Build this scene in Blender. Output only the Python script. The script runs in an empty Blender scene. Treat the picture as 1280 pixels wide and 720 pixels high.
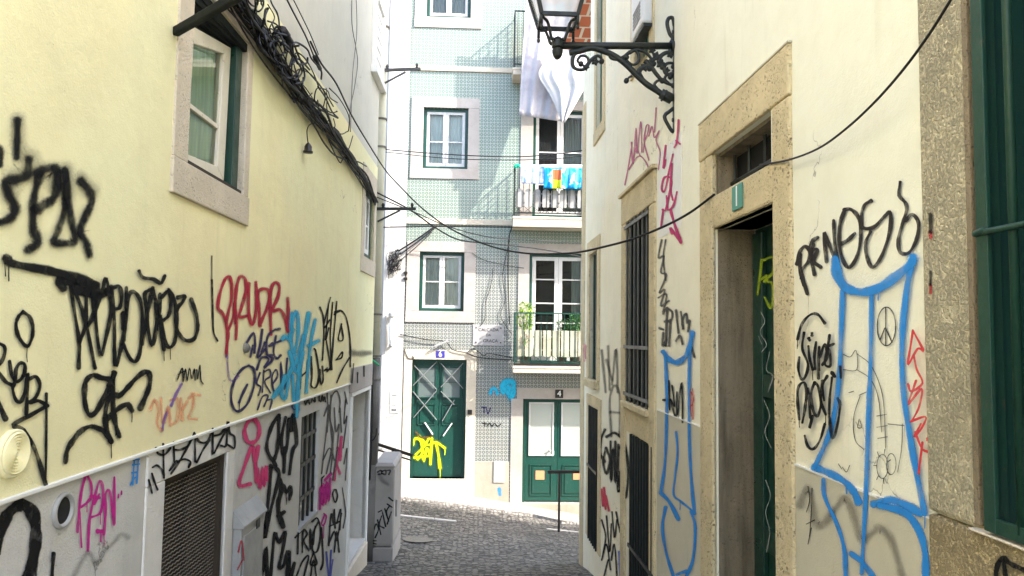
import bpy, math, random
from mathutils import Vector, Matrix, noise
R = math.radians
random.seed(7)
sc = bpy.context.scene
COL = sc.collection
# ---------------------------------------------------------------- camera
FPX = 924.0
def camdir(x, y): return Vector(((x-640)/FPX, -(y-360)/FPX, -1.0))
Yc = camdir(600, 420.5).normalized()
Zc = Vector((0.2273, 15.54, -1.0)).normalized()
Zc = (Zc - Yc*Zc.dot(Yc)).normalized()
Xc = Yc.cross(Zc).normalized()
# rows: world axes expressed in camera coordinates -> camera-to-world matrix
CW = Matrix((Xc, Yc, Zc))
def ray(x, y):                     # direction in world for a photo pixel, forward depth 1
    return CW @ camdir(x, y)
cam = bpy.data.cameras.new('camera'); cam.lens = 26.0*(FPX/924.4); cam.sensor_width = 36; cam.clip_start = .05; cam.clip_end = 500
co = bpy.data.objects.new('camera', cam); COL.objects.link(co); co.matrix_world = CW.to_4x4(); sc.camera = co
# ---------------------------------------------------------------- frames: a wall plane with u along it, z up, d out of it
class Fr:
    def __init__(s, o, U, N): s.o = Vector((o[0], o[1], 0)); s.U = Vector((U[0], U[1], 0)).normalized(); s.N = Vector((N[0], N[1], 0)).normalized()
    def pt(s, u, z, d=0): return s.o + s.U*u + s.N*d + Vector((0, 0, z))
    def px(s, x, y, d=0):
        r = ray(x, y); o = s.o + s.N*d
        t = o.dot(s.N)/r.dot(s.N); p = r*t
        return ((p-o).dot(s.U), p.z)
    def dep(s, x, y):
        r = ray(x, y); return s.o.dot(s.N)/r.dot(s.N)
def azi(x, y=420):
    r = ray(x, y); v = Vector((r.x, r.y, 0)).normalized(); return v
ul = azi(612); ur = azi(590)
LW = Fr((-1.40, 0), ul, (ul.y, -ul.x))          # left alley wall
RW = Fr((1.35, 0), ur, (-ur.y, ur.x))           # right alley wall
FC = Fr((0, 14.4), (1, 0), (0, -1))             # facade across the cross street
def lu(x, y=400): return LW.px(x, y)[0]
def lz(x, y): return LW.px(x, y)[1]
def ru(x, y=400): return RW.px(x, y)[0]
def rz(x, y): return RW.px(x, y)[1]
def fu(x, y=360): return FC.px(x, y)[0]
def fz(x, y): return FC.px(x, y)[1]
def atdep(x, y, dep): return ray(x, y)*dep
# ---------------------------------------------------------------- mesh builder
class MB:
    def __init__(s): s.v = []; s.f = []; s.uv = None
    def quad(s, a, b, c, d):
        n = len(s.v); s.v += [Vector(a), Vector(b), Vector(c), Vector(d)]; s.f.append((n, n+1, n+2, n+3)); return s
    def poly(s, pts):
        n = len(s.v); s.v += [Vector(p) for p in pts]; s.f.append(tuple(range(n, n+len(pts)))); return s
    def hexa(s, p):            # 4 bottom, 4 top (same winding)
        n = len(s.v); s.v += [Vector(q) for q in p]
        for f in ((0,3,2,1),(4,5,6,7),(0,1,5,4),(1,2,6,5),(2,3,7,6),(3,0,4,7)): s.f.append(tuple(n+i for i in f))
        return s
    def box(s, fr, u0, u1, z0, z1, d0, d1):
        P = fr.pt
        return s.hexa([P(u0,z0,d0),P(u1,z0,d0),P(u1,z0,d1),P(u0,z0,d1),P(u0,z1,d0),P(u1,z1,d0),P(u1,z1,d1),P(u0,z1,d1)])
    def slab(s, fr, pts, d0, d1):       # polygon (u,z) pts extruded from d0 to d1
        n = len(s.v); k = len(pts)
        s.v += [fr.pt(u, z, d0) for u, z in pts] + [fr.pt(u, z, d1) for u, z in pts]
        s.f.append(tuple(n+i for i in range(k))); s.f.append(tuple(n+k+i for i in reversed(range(k))))
        for i in range(k): j = (i+1) % k; s.f.append((n+i, n+k+i, n+k+j, n+j))
        return s
    def bar(s, a, b, w, h=None, up=Vector((0,0,1))):
        a = Vector(a); b = Vector(b); h = h or w; t = (b-a).normalized()
        x = t.cross(up)
        if x.length < 1e-3: x = t.cross(Vector((0,1,0)))
        x.normalize(); y = x.cross(t).normalized()
        q = lambda p: [p-x*w/2-y*h/2, p+x*w/2-y*h/2, p+x*w/2+y*h/2, p-x*w/2+y*h/2]
        return s.hexa(q(a)+q(b))
    def tube(s, pts, r, n=8, caps=True):
        pts = [Vector(p) for p in pts]; k = len(pts)
        rr = r if isinstance(r, (list, tuple)) else [r]*k
        base = len(s.v); prev = None
        for i, p in enumerate(pts):
            t = (pts[min(i+1,k-1)]-pts[max(i-1,0)])
            if t.length < 1e-9: t = Vector((0,0,1))
            t.normalize()
            if prev is None:
                x = t.cross(Vector((0,0,1)))
                if x.length < 1e-3: x = t.cross(Vector((1,0,0)))
            else: x = prev - t*prev.dot(t)
            x.normalize(); prev = x; y = t.cross(x)
            for j in range(n):
                a = 2*math.pi*j/n; s.v.append(p+(x*math.cos(a)+y*math.sin(a))*rr[i])
        for i in range(k-1):
            for j in range(n):
                j2 = (j+1) % n
                s.f.append((base+i*n+j, base+i*n+j2, base+(i+1)*n+j2, base+(i+1)*n+j))
        if caps:
            s.f.append(tuple(base+j for j in reversed(range(n)))); s.f.append(tuple(base+(k-1)*n+j for j in range(n)))
        return s
    def lathe(s, c, prof, n=20, axis=Vector((0,0,1))):
        c = Vector(c); ax = axis.normalized(); x = ax.cross(Vector((0,1,0)))
        if x.length < 1e-3: x = ax.cross(Vector((1,0,0)))
        x.normalize(); y = ax.cross(x); base = len(s.v)
        for r, h in prof:
            for j in range(n):
                a = 2*math.pi*j/n; s.v.append(c+ax*h+(x*math.cos(a)+y*math.sin(a))*max(r,1e-4))
        for i in range(len(prof)-1):
            for j in range(n):
                j2 = (j+1) % n; s.f.append((base+i*n+j, base+i*n+j2, base+(i+1)*n+j2, base+(i+1)*n+j))
        return s
OFF = {}
def _link(name, me, m, parent, off, bevel, smooth):
    o = bpy.data.objects.new(name, me); COL.objects.link(o)
    if m: me.materials.append(m)
    if parent is not None: o.parent = parent
    OFF[o.name] = off
    if smooth:
        for p in me.polygons: p.use_smooth = True
    if bevel:
        b = o.modifiers.new('bevel', 'BEVEL'); b.width = bevel; b.segments = 2; b.limit_method = 'ANGLE'; b.angle_limit = R(40)
    return o
def part(name, mb, m, parent=None, loc=None, bevel=0, smooth=False, label=None):
    """a mesh object; as a child it shares the root's origin, as a thing it gets its own"""
    if parent is not None: off = OFF[parent.name]; place = Vector((0,0,0))
    else: off = Vector(loc) if loc is not None else min(mb.v, key=lambda v: v.z).copy(); place = off
    me = bpy.data.meshes.new(name); me.from_pydata([v-off for v in mb.v], [], mb.f)
    if mb.uv:
        ul_ = me.uv_layers.new(name='UVMap')
        for l in me.loops: ul_.data[l.index].uv = mb.uv[l.vertex_index]
    me.update()
    if not mb.uv:
        import bmesh
        bm = bmesh.new(); bm.from_mesh(me)
        if not getattr(mb, 'open', False): bmesh.ops.recalc_face_normals(bm, faces=bm.faces)
        bm.to_mesh(me); bm.free()
    o = _link(name, me, m, parent, off, bevel, smooth)
    o.location = place
    if label: o['label'] = label
    return o
def root(name, loc, label, cat, group=None):
    o = bpy.data.objects.new(name, None); COL.objects.link(o); o.location = loc; o.empty_display_size = .1
    OFF[o.name] = Vector(loc); o['label'] = label; o['category'] = cat
    if group: o['group'] = group
    return o
def tag(o, label, cat, group=None):
    o['label'] = label; o['category'] = cat
    if group: o['group'] = group
    return o
def spline(pts, n=6, closed=False):
    out = []; k = len(pts)
    if k < 3: 
        a, b = [Vector(p) for p in pts]; return [a.lerp(b, i/n) for i in range(n+1)]
    P = [Vector(p) for p in pts]
    for i in range(k-1):
        p0 = P[i-1] if i > 0 else P[0]*2-P[1]; p1 = P[i]; p2 = P[i+1]; p3 = P[i+2] if i+2 < k else P[-1]*2-P[-2]
        for j in range(n):
            t = j/n
            out.append(.5*((2*p1)+(p2-p0)*t+(2*p0-5*p1+4*p2-p3)*t*t+(3*p1-p0-3*p2+p3)*t**3))
    out.append(P[-1]); return out
# ---------------------------------------------------------------- materials
class NT:
    def __init__(s, name):
        s.m = bpy.data.materials.new(name); s.m.use_nodes = True; s.t = s.m.node_tree; s.t.nodes.clear()
        s.out = s.n('ShaderNodeOutputMaterial')
    def n(s, t, **k):
        nd = s.t.nodes.new(t)
        for a, b in k.items(): setattr(nd, a, b)
        return nd
    def l(s, a, b): s.t.links.new(a, b)
    def val(s, sock, v):
        if hasattr(v, 'is_linked') or isinstance(v, bpy.types.NodeSocket): s.l(v, sock)
        else: sock.default_value = v
    def math(s, op, a, b=0.0, c=None, clamp=False):
        m = s.n('ShaderNodeMath', operation=op, use_clamp=clamp); s.val(m.inputs[0], a); s.val(m.inputs[1], b)
        if c is not None: s.val(m.inputs[2], c)
        return m.outputs[0]
    def mix(s, f, a, b, bt='MIX'):
        m = s.n('ShaderNodeMix', data_type='RGBA', blend_type=bt)
        s.val(m.inputs[0], f); s.val(m.inputs[6], a); s.val(m.inputs[7], b); return m.outputs[2]
    def noise(s, vec, scale, detail=4, rough=.55, dist=0.0):
        x = s.n('ShaderNodeTexNoise'); s.l(vec, x.inputs['Vector']); x.inputs['Scale'].default_value = scale
        x.inputs['Detail'].default_value = detail; x.inputs['Roughness'].default_value = rough; x.inputs['Distortion'].default_value = dist; return x.outputs['Fac']
    def voro(s, vec, scale, feature='F1', out='Distance', rnd=1.0):
        x = s.n('ShaderNodeTexVoronoi', feature=feature); s.l(vec, x.inputs['Vector']); x.inputs['Scale'].default_value = scale
        x.inputs['Randomness'].default_value = rnd; return x.outputs[out]
    def ramp(s, f, a, b, ca=0.0, cb=1.0):
        m = s.n('ShaderNodeMapRange', clamp=True, interpolation_type='SMOOTHSTEP'); s.val(m.inputs[0], f)
        for i, v in enumerate((a, b, ca, cb)): m.inputs[i+1].default_value = v
        return m.outputs[0]
    def pos(s): return s.n('ShaderNodeTexCoord').outputs['Object']
    def wpos(s): return s.n('ShaderNodeNewGeometry').outputs['Position']
    def scale(s, vec, v):
        m = s.n('ShaderNodeMapping'); s.l(vec, m.inputs[0]); m.inputs['Scale'].default_value = v; return m.outputs[0]
    def bump(s, h, strength, dist=.01, nrm=None):
        b = s.n('ShaderNodeBump'); s.l(h, b.inputs['Height']); b.inputs['Strength'].default_value = strength; b.inputs['Distance'].default_value = dist
        if nrm: s.l(nrm, b.inputs['Normal'])
        return b.outputs[0]
    def bsdf(s, color, rough=.8, nrm=None, metal=0.0, spec=.4):
        p = s.n('ShaderNodeBsdfPrincipled'); s.val(p.inputs['Base Color'], color); s.val(p.inputs['Roughness'], rough)
        p.inputs['Metallic'].default_value = metal; p.inputs['Specular IOR Level'].default_value = spec
        if nrm: s.l(nrm, p.inputs['Normal'])
        s.l(p.outputs[0], s.out.inputs[0]); return p
def c4(c): return (c[0], c[1], c[2], 1.0)
def srgb(r, g, b):
    f = lambda v: (v/255/12.92) if v/255 <= .04045 else ((v/255+.055)/1.055)**2.4
    return (f(r), f(g), f(b), 1.0)
def stucco(name, base, stain, stain_amt=.35, peel=.25, bump_s=.35, scale=1.0, dirt=None, cracks=.6, grain=150, tint=None):
    t = NT(name); p = t.wpos()
    n1 = t.noise(p, 1.1*scale, 8, .68); n2 = t.noise(p, 4.5*scale, 6, .65)
    col = t.mix(t.ramp(n1, .38, .68, 0, stain_amt), c4(base), c4(stain))
    if tint: col = t.mix(t.ramp(t.noise(p, .45, 3, .5), .42, .62), col, c4(tint))
    streak = t.noise(t.scale(p, (7, 7, .5)), 1.6, 4, .6)
    col = t.mix(t.math('MULTIPLY', t.ramp(streak, .52, .8, 0, stain_amt*.6), t.ramp(t.noise(p, 1.4, 4, .6), .45, .65)), col, c4(tuple(x*.62 for x in stain[:3])))
    col = t.mix(t.ramp(n2, .38, .70, 0, .22), col, c4(tuple(x*.75 for x in base[:3])))
    # small chips and scratches
    ch = t.math('MULTIPLY', t.ramp(t.noise(p, 26, 3, .6), .70, .76), t.ramp(t.noise(p, 2.2, 2, .5), .5, .62))
    col = t.mix(t.math('MULTIPLY', ch, peel*2), col, c4((.45, .42, .36)))
    # cracks
    wobn = t.n('ShaderNodeTexNoise'); t.l(p, wobn.inputs['Vector']); wobn.inputs['Scale'].default_value = 4; wobn.inputs['Detail'].default_value = 5
    w = t.noise(p, 3.0, 3, .6)
    vd = t.voro(t.mix(.35, p, wobn.outputs['Color']), 1.3, 'DISTANCE_TO_EDGE')
    ck = t.math('MULTIPLY', t.ramp(vd, .0, .004, 1, 0), t.ramp(t.noise(p, 1.7, 3), .54, .60))
    col = t.mix(t.math('MULTIPLY', ck, cracks), col, c4((.16, .14, .11)))
    fine = t.noise(p, grain, 2, .5); mid = t.noise(p, 14, 5, .6)
    h = t.math('ADD', t.math('MULTIPLY', fine, .35), mid)
    h = t.math('SUBTRACT', h, t.math('MULTIPLY', ck, .8))
    h = t.math('SUBTRACT', h, t.math('MULTIPLY', ch, .8))
    t.bsdf(col, .85, t.bump(h, bump_s, .012), spec=.25); return t.m
def stone(name, base, dark, pit=.5, bump_s=.6, pscale=45, rough=.85, grain=False, streak=0.0):
    t = NT(name); p = t.wpos()
    wn = t.n('ShaderNodeTexNoise'); t.l(p, wn.inputs['Vector']); wn.inputs['Scale'].default_value = 18; wn.inputs['Detail'].default_value = 4
    q = t.mix(.012 if grain else .03, p, wn.outputs['Color'])
    mid = tuple(b*.62+d*.38 for b, d in zip(base, dark))
    big = t.noise(p, 2.3, 7, .68); col = t.mix(t.ramp(big, .34, .70, 0, .8), c4(base), c4(mid))
    col = t.mix(t.ramp(t.noise(p, 5.5, 7, .78), .52, .66, 0, .6), col, c4(tuple(b*.45+d*.55 for b, d in zip(base, dark))))
    col = t.mix(t.ramp(t.noise(p, 11, 6, .7), .42, .8, 0, .5), col, c4(tuple(min(1, b*1.15) for b in base)))
    v = t.voro(q, pscale, 'F1'); v2 = t.voro(q, pscale*2.3, 'F1')
    area = t.ramp(t.noise(p, 5, 5, .7), .40, .62)
    if grain:
        hole = t.ramp(t.noise(p, 120, 6, .85), .44, .70); hole = t.math('MULTIPLY', hole, t.ramp(t.noise(p, 9, 6, .75), .28, .58)); hole = t.math('MAXIMUM', hole, t.math('MULTIPLY', t.ramp(v, .5, .75), .5))
    else:
        hole = t.math('MAXIMUM', t.math('MULTIPLY', t.ramp(v, .14, .32, 1, 0), t.ramp(t.noise(p, 7, 6, .85), .44, .58)), t.math('MULTIPLY', t.ramp(v2, .16, .36, 1, 0), area))
    col = t.mix(t.math('MULTIPLY', hole, pit), col, c4(dark))
    if streak: col = t.mix(t.ramp(t.noise(t.scale(p, (9, 9, .8)), 1.5, 5, .65), .42, .72, 0, streak), col, c4(dark))
    # worn block joints
    h = t.math('SUBTRACT', t.math('ADD', t.math('MULTIPLY', t.noise(p, 9, 5, .7), 1.2), t.math('MULTIPLY', t.noise(p, 70, 4, .7), .5)), t.math('MULTIPLY', hole, .9))
    t.bsdf(col, rough, t.bump(h, bump_s, .016), spec=.2); return t.m
def paint(name, base, rough=.4, wear=.2, wearcol=(.35,.32,.28), bump_s=.15, metal=0.0, scale=1.0):
    t = NT(name); p = t.wpos()
    n = t.noise(p, 6*scale, 5, .65); col = t.mix(t.ramp(n, .4, .75, 0, .35), c4(base), c4(tuple(x*.6 for x in base[:3])))
    ch = t.ramp(t.noise(p, 30*scale, 4, .7), .63, .68, 0, wear); col = t.mix(ch, col, c4(wearcol))
    t.bsdf(col, t.ramp(n, .3, .7, rough-.1, rough+.15), t.bump(t.noise(p, 60, 3), bump_s, .004), metal=metal, spec=.4); return t.m
def plain(name, base, rough=.7, metal=0.0):
    t = NT(name); p = t.pos(); n = t.noise(p, 12, 4)
    t.bsdf(t.mix(t.ramp(n, .3, .7, 0, .25), c4(base), c4(tuple(x*.75 for x in base[:3]))), rough, metal=metal); return t.m
def spraymat(col, soft=.3, alpha=1.0, cache={}):
    k = (tuple(col), soft, alpha)
    if k in cache: return cache[k]
    t = NT('spray_paint'); uv = t.n('ShaderNodeUVMap').outputs[0]
    sp = t.n('ShaderNodeSeparateXYZ'); t.l(uv, sp.inputs[0])
    r = t.math('SQRT', t.math('ADD', t.math('POWER', sp.outputs[0], 2.0), t.math('POWER', sp.outputs[1], 2.0)))
    p = t.wpos(); n = t.noise(p, 260, 2, .6); n2 = t.noise(p, 18, 4, .6)
    r = t.math('ADD', r, t.math('MULTIPLY', t.math('SUBTRACT', n, .5), .9*soft+.12))
    r = t.math('ADD', r, t.math('MULTIPLY', t.math('SUBTRACT', n2, .5), .25))
    a = t.ramp(r, .93-soft, 1.0, alpha, 0.0)
    a = t.math('MULTIPLY', a, t.ramp(n2, .25, .55, .62, 1.0))
    b = t.n('ShaderNodeBsdfPrincipled'); b.inputs['Base Color'].default_value = c4(col); b.inputs['Roughness'].default_value = .85; b.inputs['Specular IOR Level'].default_value = .15
    tr = t.n('ShaderNodeBsdfTransparent'); mx = t.n('ShaderNodeMixShader')
    t.l(a, mx.inputs[0]); t.l(tr.outputs[0], mx.inputs[1]); t.l(b.outputs[0], mx.inputs[2]); t.l(mx.outputs[0], t.out.inputs[0])
    cache[k] = t.m; return t.m
def graffiti(fr, parent, strokes, col, w=4, soft=.3, alpha=1.0, label=None, d=.004, name='graffiti', seg=5):
    """spray strokes as thin ribbons lying on the wall plane; each stroke = list of photo points (optional width as its first number)"""
    mb = MB(); mb.uv = []; k = 0; rg = random.Random(len(strokes)*7+int(strokes[0][-1][0])); passes = []
    halo = soft >= .2 and w >= 2.6 and alpha > .8
    if halo:
        for st in strokes:
            sw = w if isinstance(st[0], (tuple, list)) else st[0]
            if sw >= 2.4: passes.append((1, [sw*(1.75 if sw > 8 else 2.1)]+(list(st) if isinstance(st[0], (tuple, list)) else list(st[1:]))))
    passes += [(0, st) for st in strokes]
    if w >= 3 and soft <= .35 and alpha >= .9:
        for st in strokes:
            pp = [q_ for q_ in st if isinstance(q_, (tuple, list))]
            if rg.random() < .45 and len(pp) > 2:
                a_ = max(rg.sample(pp, 2), key=lambda q_: q_[1]); L_ = rg.uniform(5, 16)+w
                passes.append((0, [max(1.1, w*.22), (a_[0], a_[1]), (a_[0]+rg.uniform(-.4,.4), a_[1]+L_*.6), (a_[0]+rg.uniform(-.6,.6), a_[1]+L_)]))
    fm_ = []
    for mi_, st in passes:
        ww = w
        if not isinstance(st[0], (tuple, list)): ww = st[0]; st = st[1:]
        P = [Vector((a, b)) for a, b in st]
        P = spline(P, seg) if len(P) > 2 else [P[0].lerp(P[1], i/4) for i in range(5)]
        hw = ww/2*1.10*(1+soft*.38)
        t0 = (P[1]-P[0]).normalized(); t1 = (P[-1]-P[-2]).normalized()
        Q = [(P[0]-t0*hw, 1.0), (P[0]-t0*hw*.5, .5)]+[(p, 0.0) for p in P]+[(P[-1]+t1*hw*.5, .5), (P[-1]+t1*hw, 1.0)]
        n0 = len(mb.v); m = len(Q); lastn = None
        for i, (p, e) in enumerate(Q):
            a = Q[max(i-1, 0)][0]; b = Q[min(i+1, m-1)][0]; t = (b-a)
            if t.length < 1e-6: t = Vector((1, 0))
            t.normalize(); nn = Vector((-t.y, t.x))
            wv = hw*(1+.13*math.sin(i*.9+k)+.10*math.sin(i*.37+k*2)+.06*rg.uniform(-1,1)); dd = d+.00010*k+.00003*i
            for sgn in (-1, 0, 1):
                q = p+nn*wv*sgn; u, z = fr.px(q.x, q.y, dd); mb.v.append(fr.pt(u, z, dd)); mb.uv.append((sgn, e))
        for i in range(m-1):
            for j in range(2):
                a = n0+i*3+j; mb.f.append((a, a+1, a+4, a+3)); fm_.append(mi_)
        k += 1
    o = part(name, mb, spraymat(col, soft, alpha), parent, label=label)
    if halo:
        o.data.materials.append(spraymat(col, .93, .22))
        for p_, mi_ in zip(o.data.polygons, fm_): p_.material_index = mi_
    return o
FONT = None
def text(fr, parent, body, u, z, size, d, m, name='lettering', label=None, align='CENTER', flip=1):
    cu = bpy.data.curves.new('t', 'FONT'); cu.body = body; cu.size = size; cu.align_x = align; cu.align_y = 'CENTER'; cu.extrude = .0008
    o = bpy.data.objects.new('t', cu); COL.objects.link(o)
    bpy.context.view_layer.update()
    me0 = bpy.data.meshes.new_from_object(o.evaluated_get(bpy.context.evaluated_depsgraph_get()))
    mb = MB(); mb.v = [fr.pt(u+v.co.x*flip, z+v.co.y, d+v.co.z) for v in me0.vertices]; mb.f = [tuple(p.vertices) for p in me0.polygons]; mb.open = True
    bpy.data.objects.remove(o); bpy.data.meshes.remove(me0)
    return part(name, mb, m, parent, label=label)
# colours
M = {}
M['yellow'] = stucco('yellow_stucco', (.90,.82,.49), (.78,.69,.42), .55, .25, .35, tint=(.84,.81,.51))
M['grey_plinth'] = stucco('grey_render', (.60,.59,.56), (.46,.44,.40), .65, .6, .5)
M['pale_upper'] = stucco('pale_upper_stucco', (.60,.58,.50), (.50,.48,.41), .4, .2, .2)
M['white_render'] = stucco('white_lime_render', (.72,.70,.66), (.55,.52,.46), .35, .6, .6, scale=2)
M['cream'] = stucco('cream_stucco', (.89,.84,.66), (.79,.71,.50), .55, .35, .35, tint=(.83,.82,.68))
M['grey_cream'] = stucco('grey_cream_render', (.60,.56,.43), (.50,.46,.34), .5, .4, .35)
M['white_wall'] = stucco('white_wall_paint', (.46,.45,.43), (.40,.38,.34), .2, .2, .2)
M['patch_white'] = stucco('white_overpaint', (.80,.79,.74), (.72,.70,.64), .3, .1, .15)
M['pink_stone'] = stone('pale_marble_surround', (.42,.38,.345), (.24,.20,.16), .3, .3, 50)
M['stone'] = stone('weathered_limestone', (.72,.60,.37), (.24,.19,.11), .75, .9, 42)
M['stone_pale'] = stone('pale_limestone', (.66,.58,.46), (.33,.28,.20), .35, .5, 40)
M['rough_stone'] = stone('pitted_travertine', (.80,.71,.48), (.20,.16,.10), .7, .9, 75, grain=True)
M['sand_render'] = stone('sandy_render', (.60,.48,.27), (.28,.21,.11), .6, 1.0, 110, grain=True)
M['dark_reveal'] = stone('dark_brown_reveal', (.27,.22,.15), (.075,.06,.04), .35, .6, 60, streak=.7)  # dark brown with darker upright streaks
M['green'] = paint('dark_green_paint', (.010,.045,.032), .35, .2, (.10,.12,.09))
M['green_iron'] = paint('green_painted_iron', (.012,.050,.032), .42, .25, (.12,.08,.05), .4)
M['green_door'] = paint('bottle_green_paint', (.007,.055,.040), .4, .3, (.25,.33,.28))
M['green_dull'] = paint('faded_green_shutter', (.045,.11,.055), .5, .2, (.2,.22,.15))
M['black_green'] = paint('blackened_green_boards', (.002,.005,.004), .85, .12, (.02,.022,.02))
M['bar_light'] = paint('pale_worn_bars', (.10,.10,.09), .5, .4, (.12,.08,.05), .2)
M['iron'] = paint('black_iron', (.012,.016,.015), .45, .25, (.06,.05,.04), .5)
M['iron_grey'] = paint('grey_iron', (.07,.07,.07), .5, .3, (.2,.14,.1), .3)
M['white_wood'] = paint('white_window_paint', (.78,.77,.73), .45, .25, (.35,.30,.24))
M['cream_wood'] = paint('aged_white_paint', (.70,.65,.54), .55, .45, (.28,.20,.12))
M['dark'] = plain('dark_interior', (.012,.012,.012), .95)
M['brown_dark'] = plain('dark_brown_wood', (.04,.028,.018), .8); M['strand'] = plain('rusty_strand', (.17,.15,.12), .6)
M['cable'] = plain('black_cable', (.007,.006,.007), .6)
M['cable_grey'] = plain('grey_cable', (.16,.15,.14), .6)
M['steel'] = paint('grey_sheet_metal', (.34,.34,.33), .5, .25, (.2,.17,.14))
M['cabinet'] = stucco('grey_cabinet_plastic', (.33,.31,.28), (.22,.20,.18), .6, .3, .1)
M['pipe_cream'] = stucco('cream_pipe_paint', (.66,.64,.50), (.45,.43,.34), .5, .3, .15)
M['pipe_grey'] = stucco('grimy_pipe_iron', (.20,.19,.17), (.07,.065,.06), .8, .4, .3)
M['white_plastic'] = plain('white_plastic', (.72,.71,.68), .45)
M['blue_enamel'] = plain('blue_enamel', (.05,.04,.30), .3)
M['black_enamel'] = plain('black_enamel', (.02,.018,.016), .4)
M['teal_enamel'] = plain('teal_enamel', (.06,.26,.20), .5)
M['white_letter'] = plain('white_lettering', (.85,.85,.82), .6)
M['dark_letter'] = plain('carved_dark_lettering', (.02,.018,.018), .9); M['marble'] = stone('veined_white_marble', (.43,.41,.40), (.25,.23,.22), .15, .15, 50, rough=.5)
M['base_far'] = stucco('sunlit_cream_render', (.36,.335,.275), (.27,.235,.17), .6, .6, .4)  # darker copy of grey_cream, lowered against the sun on the facade
M['orange_paper'] = plain('orange_paper', (.72,.27,.13), .8)
def curtainmat(name, col, vein=.1):
    t = NT(name); p = t.wpos(); n = t.noise(t.scale(p, (30, 30, 1.5)), 1.5, 3)
    c = t.mix(t.ramp(n, .35, .65), c4(col), c4(tuple(x*.8 for x in col)))
    b = t.bsdf(c, .9, t.bump(t.noise(p, 300, 1), .1, .002), spec=.1); b.inputs['Transmission Weight'].default_value = 0; return t.m
M['curtain_green'] = curtainmat('pale_green_curtain', (.66,.84,.66))
M['curtain_white'] = curtainmat('white_net_curtain', (.68,.70,.66))
M['curtain_grey'] = curtainmat('grey_curtain', (.30,.33,.32))
def glass():
    t = NT('window_glass'); f = t.n('ShaderNodeFresnel'); f.inputs[0].default_value = 1.5
    a = t.n('ShaderNodeBsdfTransparent'); a.inputs[0].default_value = (.86,.92,.9,1); g = t.n('ShaderNodeBsdfGlossy'); g.inputs['Roughness'].default_value = .02
    mx = t.n('ShaderNodeMixShader'); t.l(f.outputs[0], mx.inputs[0]); t.l(a.outputs[0], mx.inputs[1]); t.l(g.outputs[0], mx.inputs[2]); t.l(mx.outputs[0], t.out.inputs[0]); return t.m
M['glass'] = glass()
def frosted():
    t = NT('milky_lamp_glass'); p = t.wpos(); n = t.noise(p, 9, 3)
    col = t.mix(t.ramp(n, .45, .6), c4((.58,.57,.56)), c4((.5,.62,.68)))
    b = t.n('ShaderNodeBsdfPrincipled'); t.l(col, b.inputs['Base Color']); b.inputs['Roughness'].default_value = .15
    a = t.n('ShaderNodeBsdfTransparent'); mx = t.n('ShaderNodeMixShader'); mx.inputs[0].default_value = .55
    t.l(a.outputs[0], mx.inputs[1]); t.l(b.outputs[0], mx.inputs[2]); t.l(mx.outputs[0], t.out.inputs[0]); return t.m
M['lamp_glass'] = frosted()
def tiles():
    t = NT('patterned_wall_tile'); p = t.wpos(); s = t.n('ShaderNodeSeparateXYZ'); t.l(p, s.inputs[0])
    P = .0705
    fx = t.math('FRACT', t.math('DIVIDE', s.outputs[0], P)); fz_ = t.math('FRACT', t.math('DIVIDE', s.outputs[2], P))
    ax = t.math('SUBTRACT', fx, .5); az = t.math('SUBTRACT', fz_, .5)
    r = t.math('SQRT', t.math('ADD', t.math('POWER', ax, 2.0), t.math('POWER', az, 2.0)))
    ring = t.ramp(t.math('ABSOLUTE', t.math('SUBTRACT', r, .30)), .08, .15, 1, 0)
    cor = t.ramp(r, .60, .68)
    pat = t.math('MAXIMUM', ring, t.math('MULTIPLY', cor, .45))
    # tile to tile shade and joints
    P2 = .141
    cx = t.math('FLOOR', t.math('DIVIDE', s.outputs[0], P2)); cz = t.math('FLOOR', t.math('DIVIDE', s.outputs[2], P2))
    cb = t.n('ShaderNodeCombineXYZ'); t.l(cx, cb.inputs[0]); t.l(cz, cb.inputs[2])
    wn = t.n('ShaderNodeTexWhiteNoise', noise_dimensions='3D'); t.l(cb.outputs[0], wn.inputs[0])
    low = t.ramp(s.outputs[2], 1.2, 2.1)      # lower tiles are greyer, partly from shade put into their colour
    ground = t.mix(low, c4((.36,.36,.335)), c4((.335,.36,.31)))
    mark = t.mix(low, c4((.05,.07,.075)), c4((.05,.13,.10)))
    ground = t.mix(t.math('MULTIPLY', wn.outputs[0], .45), ground, c4((.30,.31,.26)))
    ground = t.mix(t.ramp(t.noise(p, 1.3, 4), .5, .75, 0, .45), ground, c4((.36,.32,.24)))
    col = t.mix(t.math('MULTIPLY', pat, .85), ground, mark)
    gx = t.math('ABSOLUTE', t.math('SUBTRACT', t.math('FRACT', t.math('DIVIDE', s.outputs[0], P2)), .5))
    gz = t.math('ABSOLUTE', t.math('SUBTRACT', t.math('FRACT', t.math('DIVIDE', s.outputs[2], P2)), .5))
    j = t.ramp(t.math('MAXIMUM', gx, gz), .485, .497); col = t.mix(t.math('MULTIPLY', j, .15), col, c4((.35,.33,.28)))
    h = t.math('ADD', t.math('MULTIPLY', j, -1.0), t.math('MULTIPLY', wn.outputs[0], .3))
    t.bsdf(col, .3, t.bump(h, .25, .004), spec=.45); return t.m
M['tiles'] = tiles()
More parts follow.
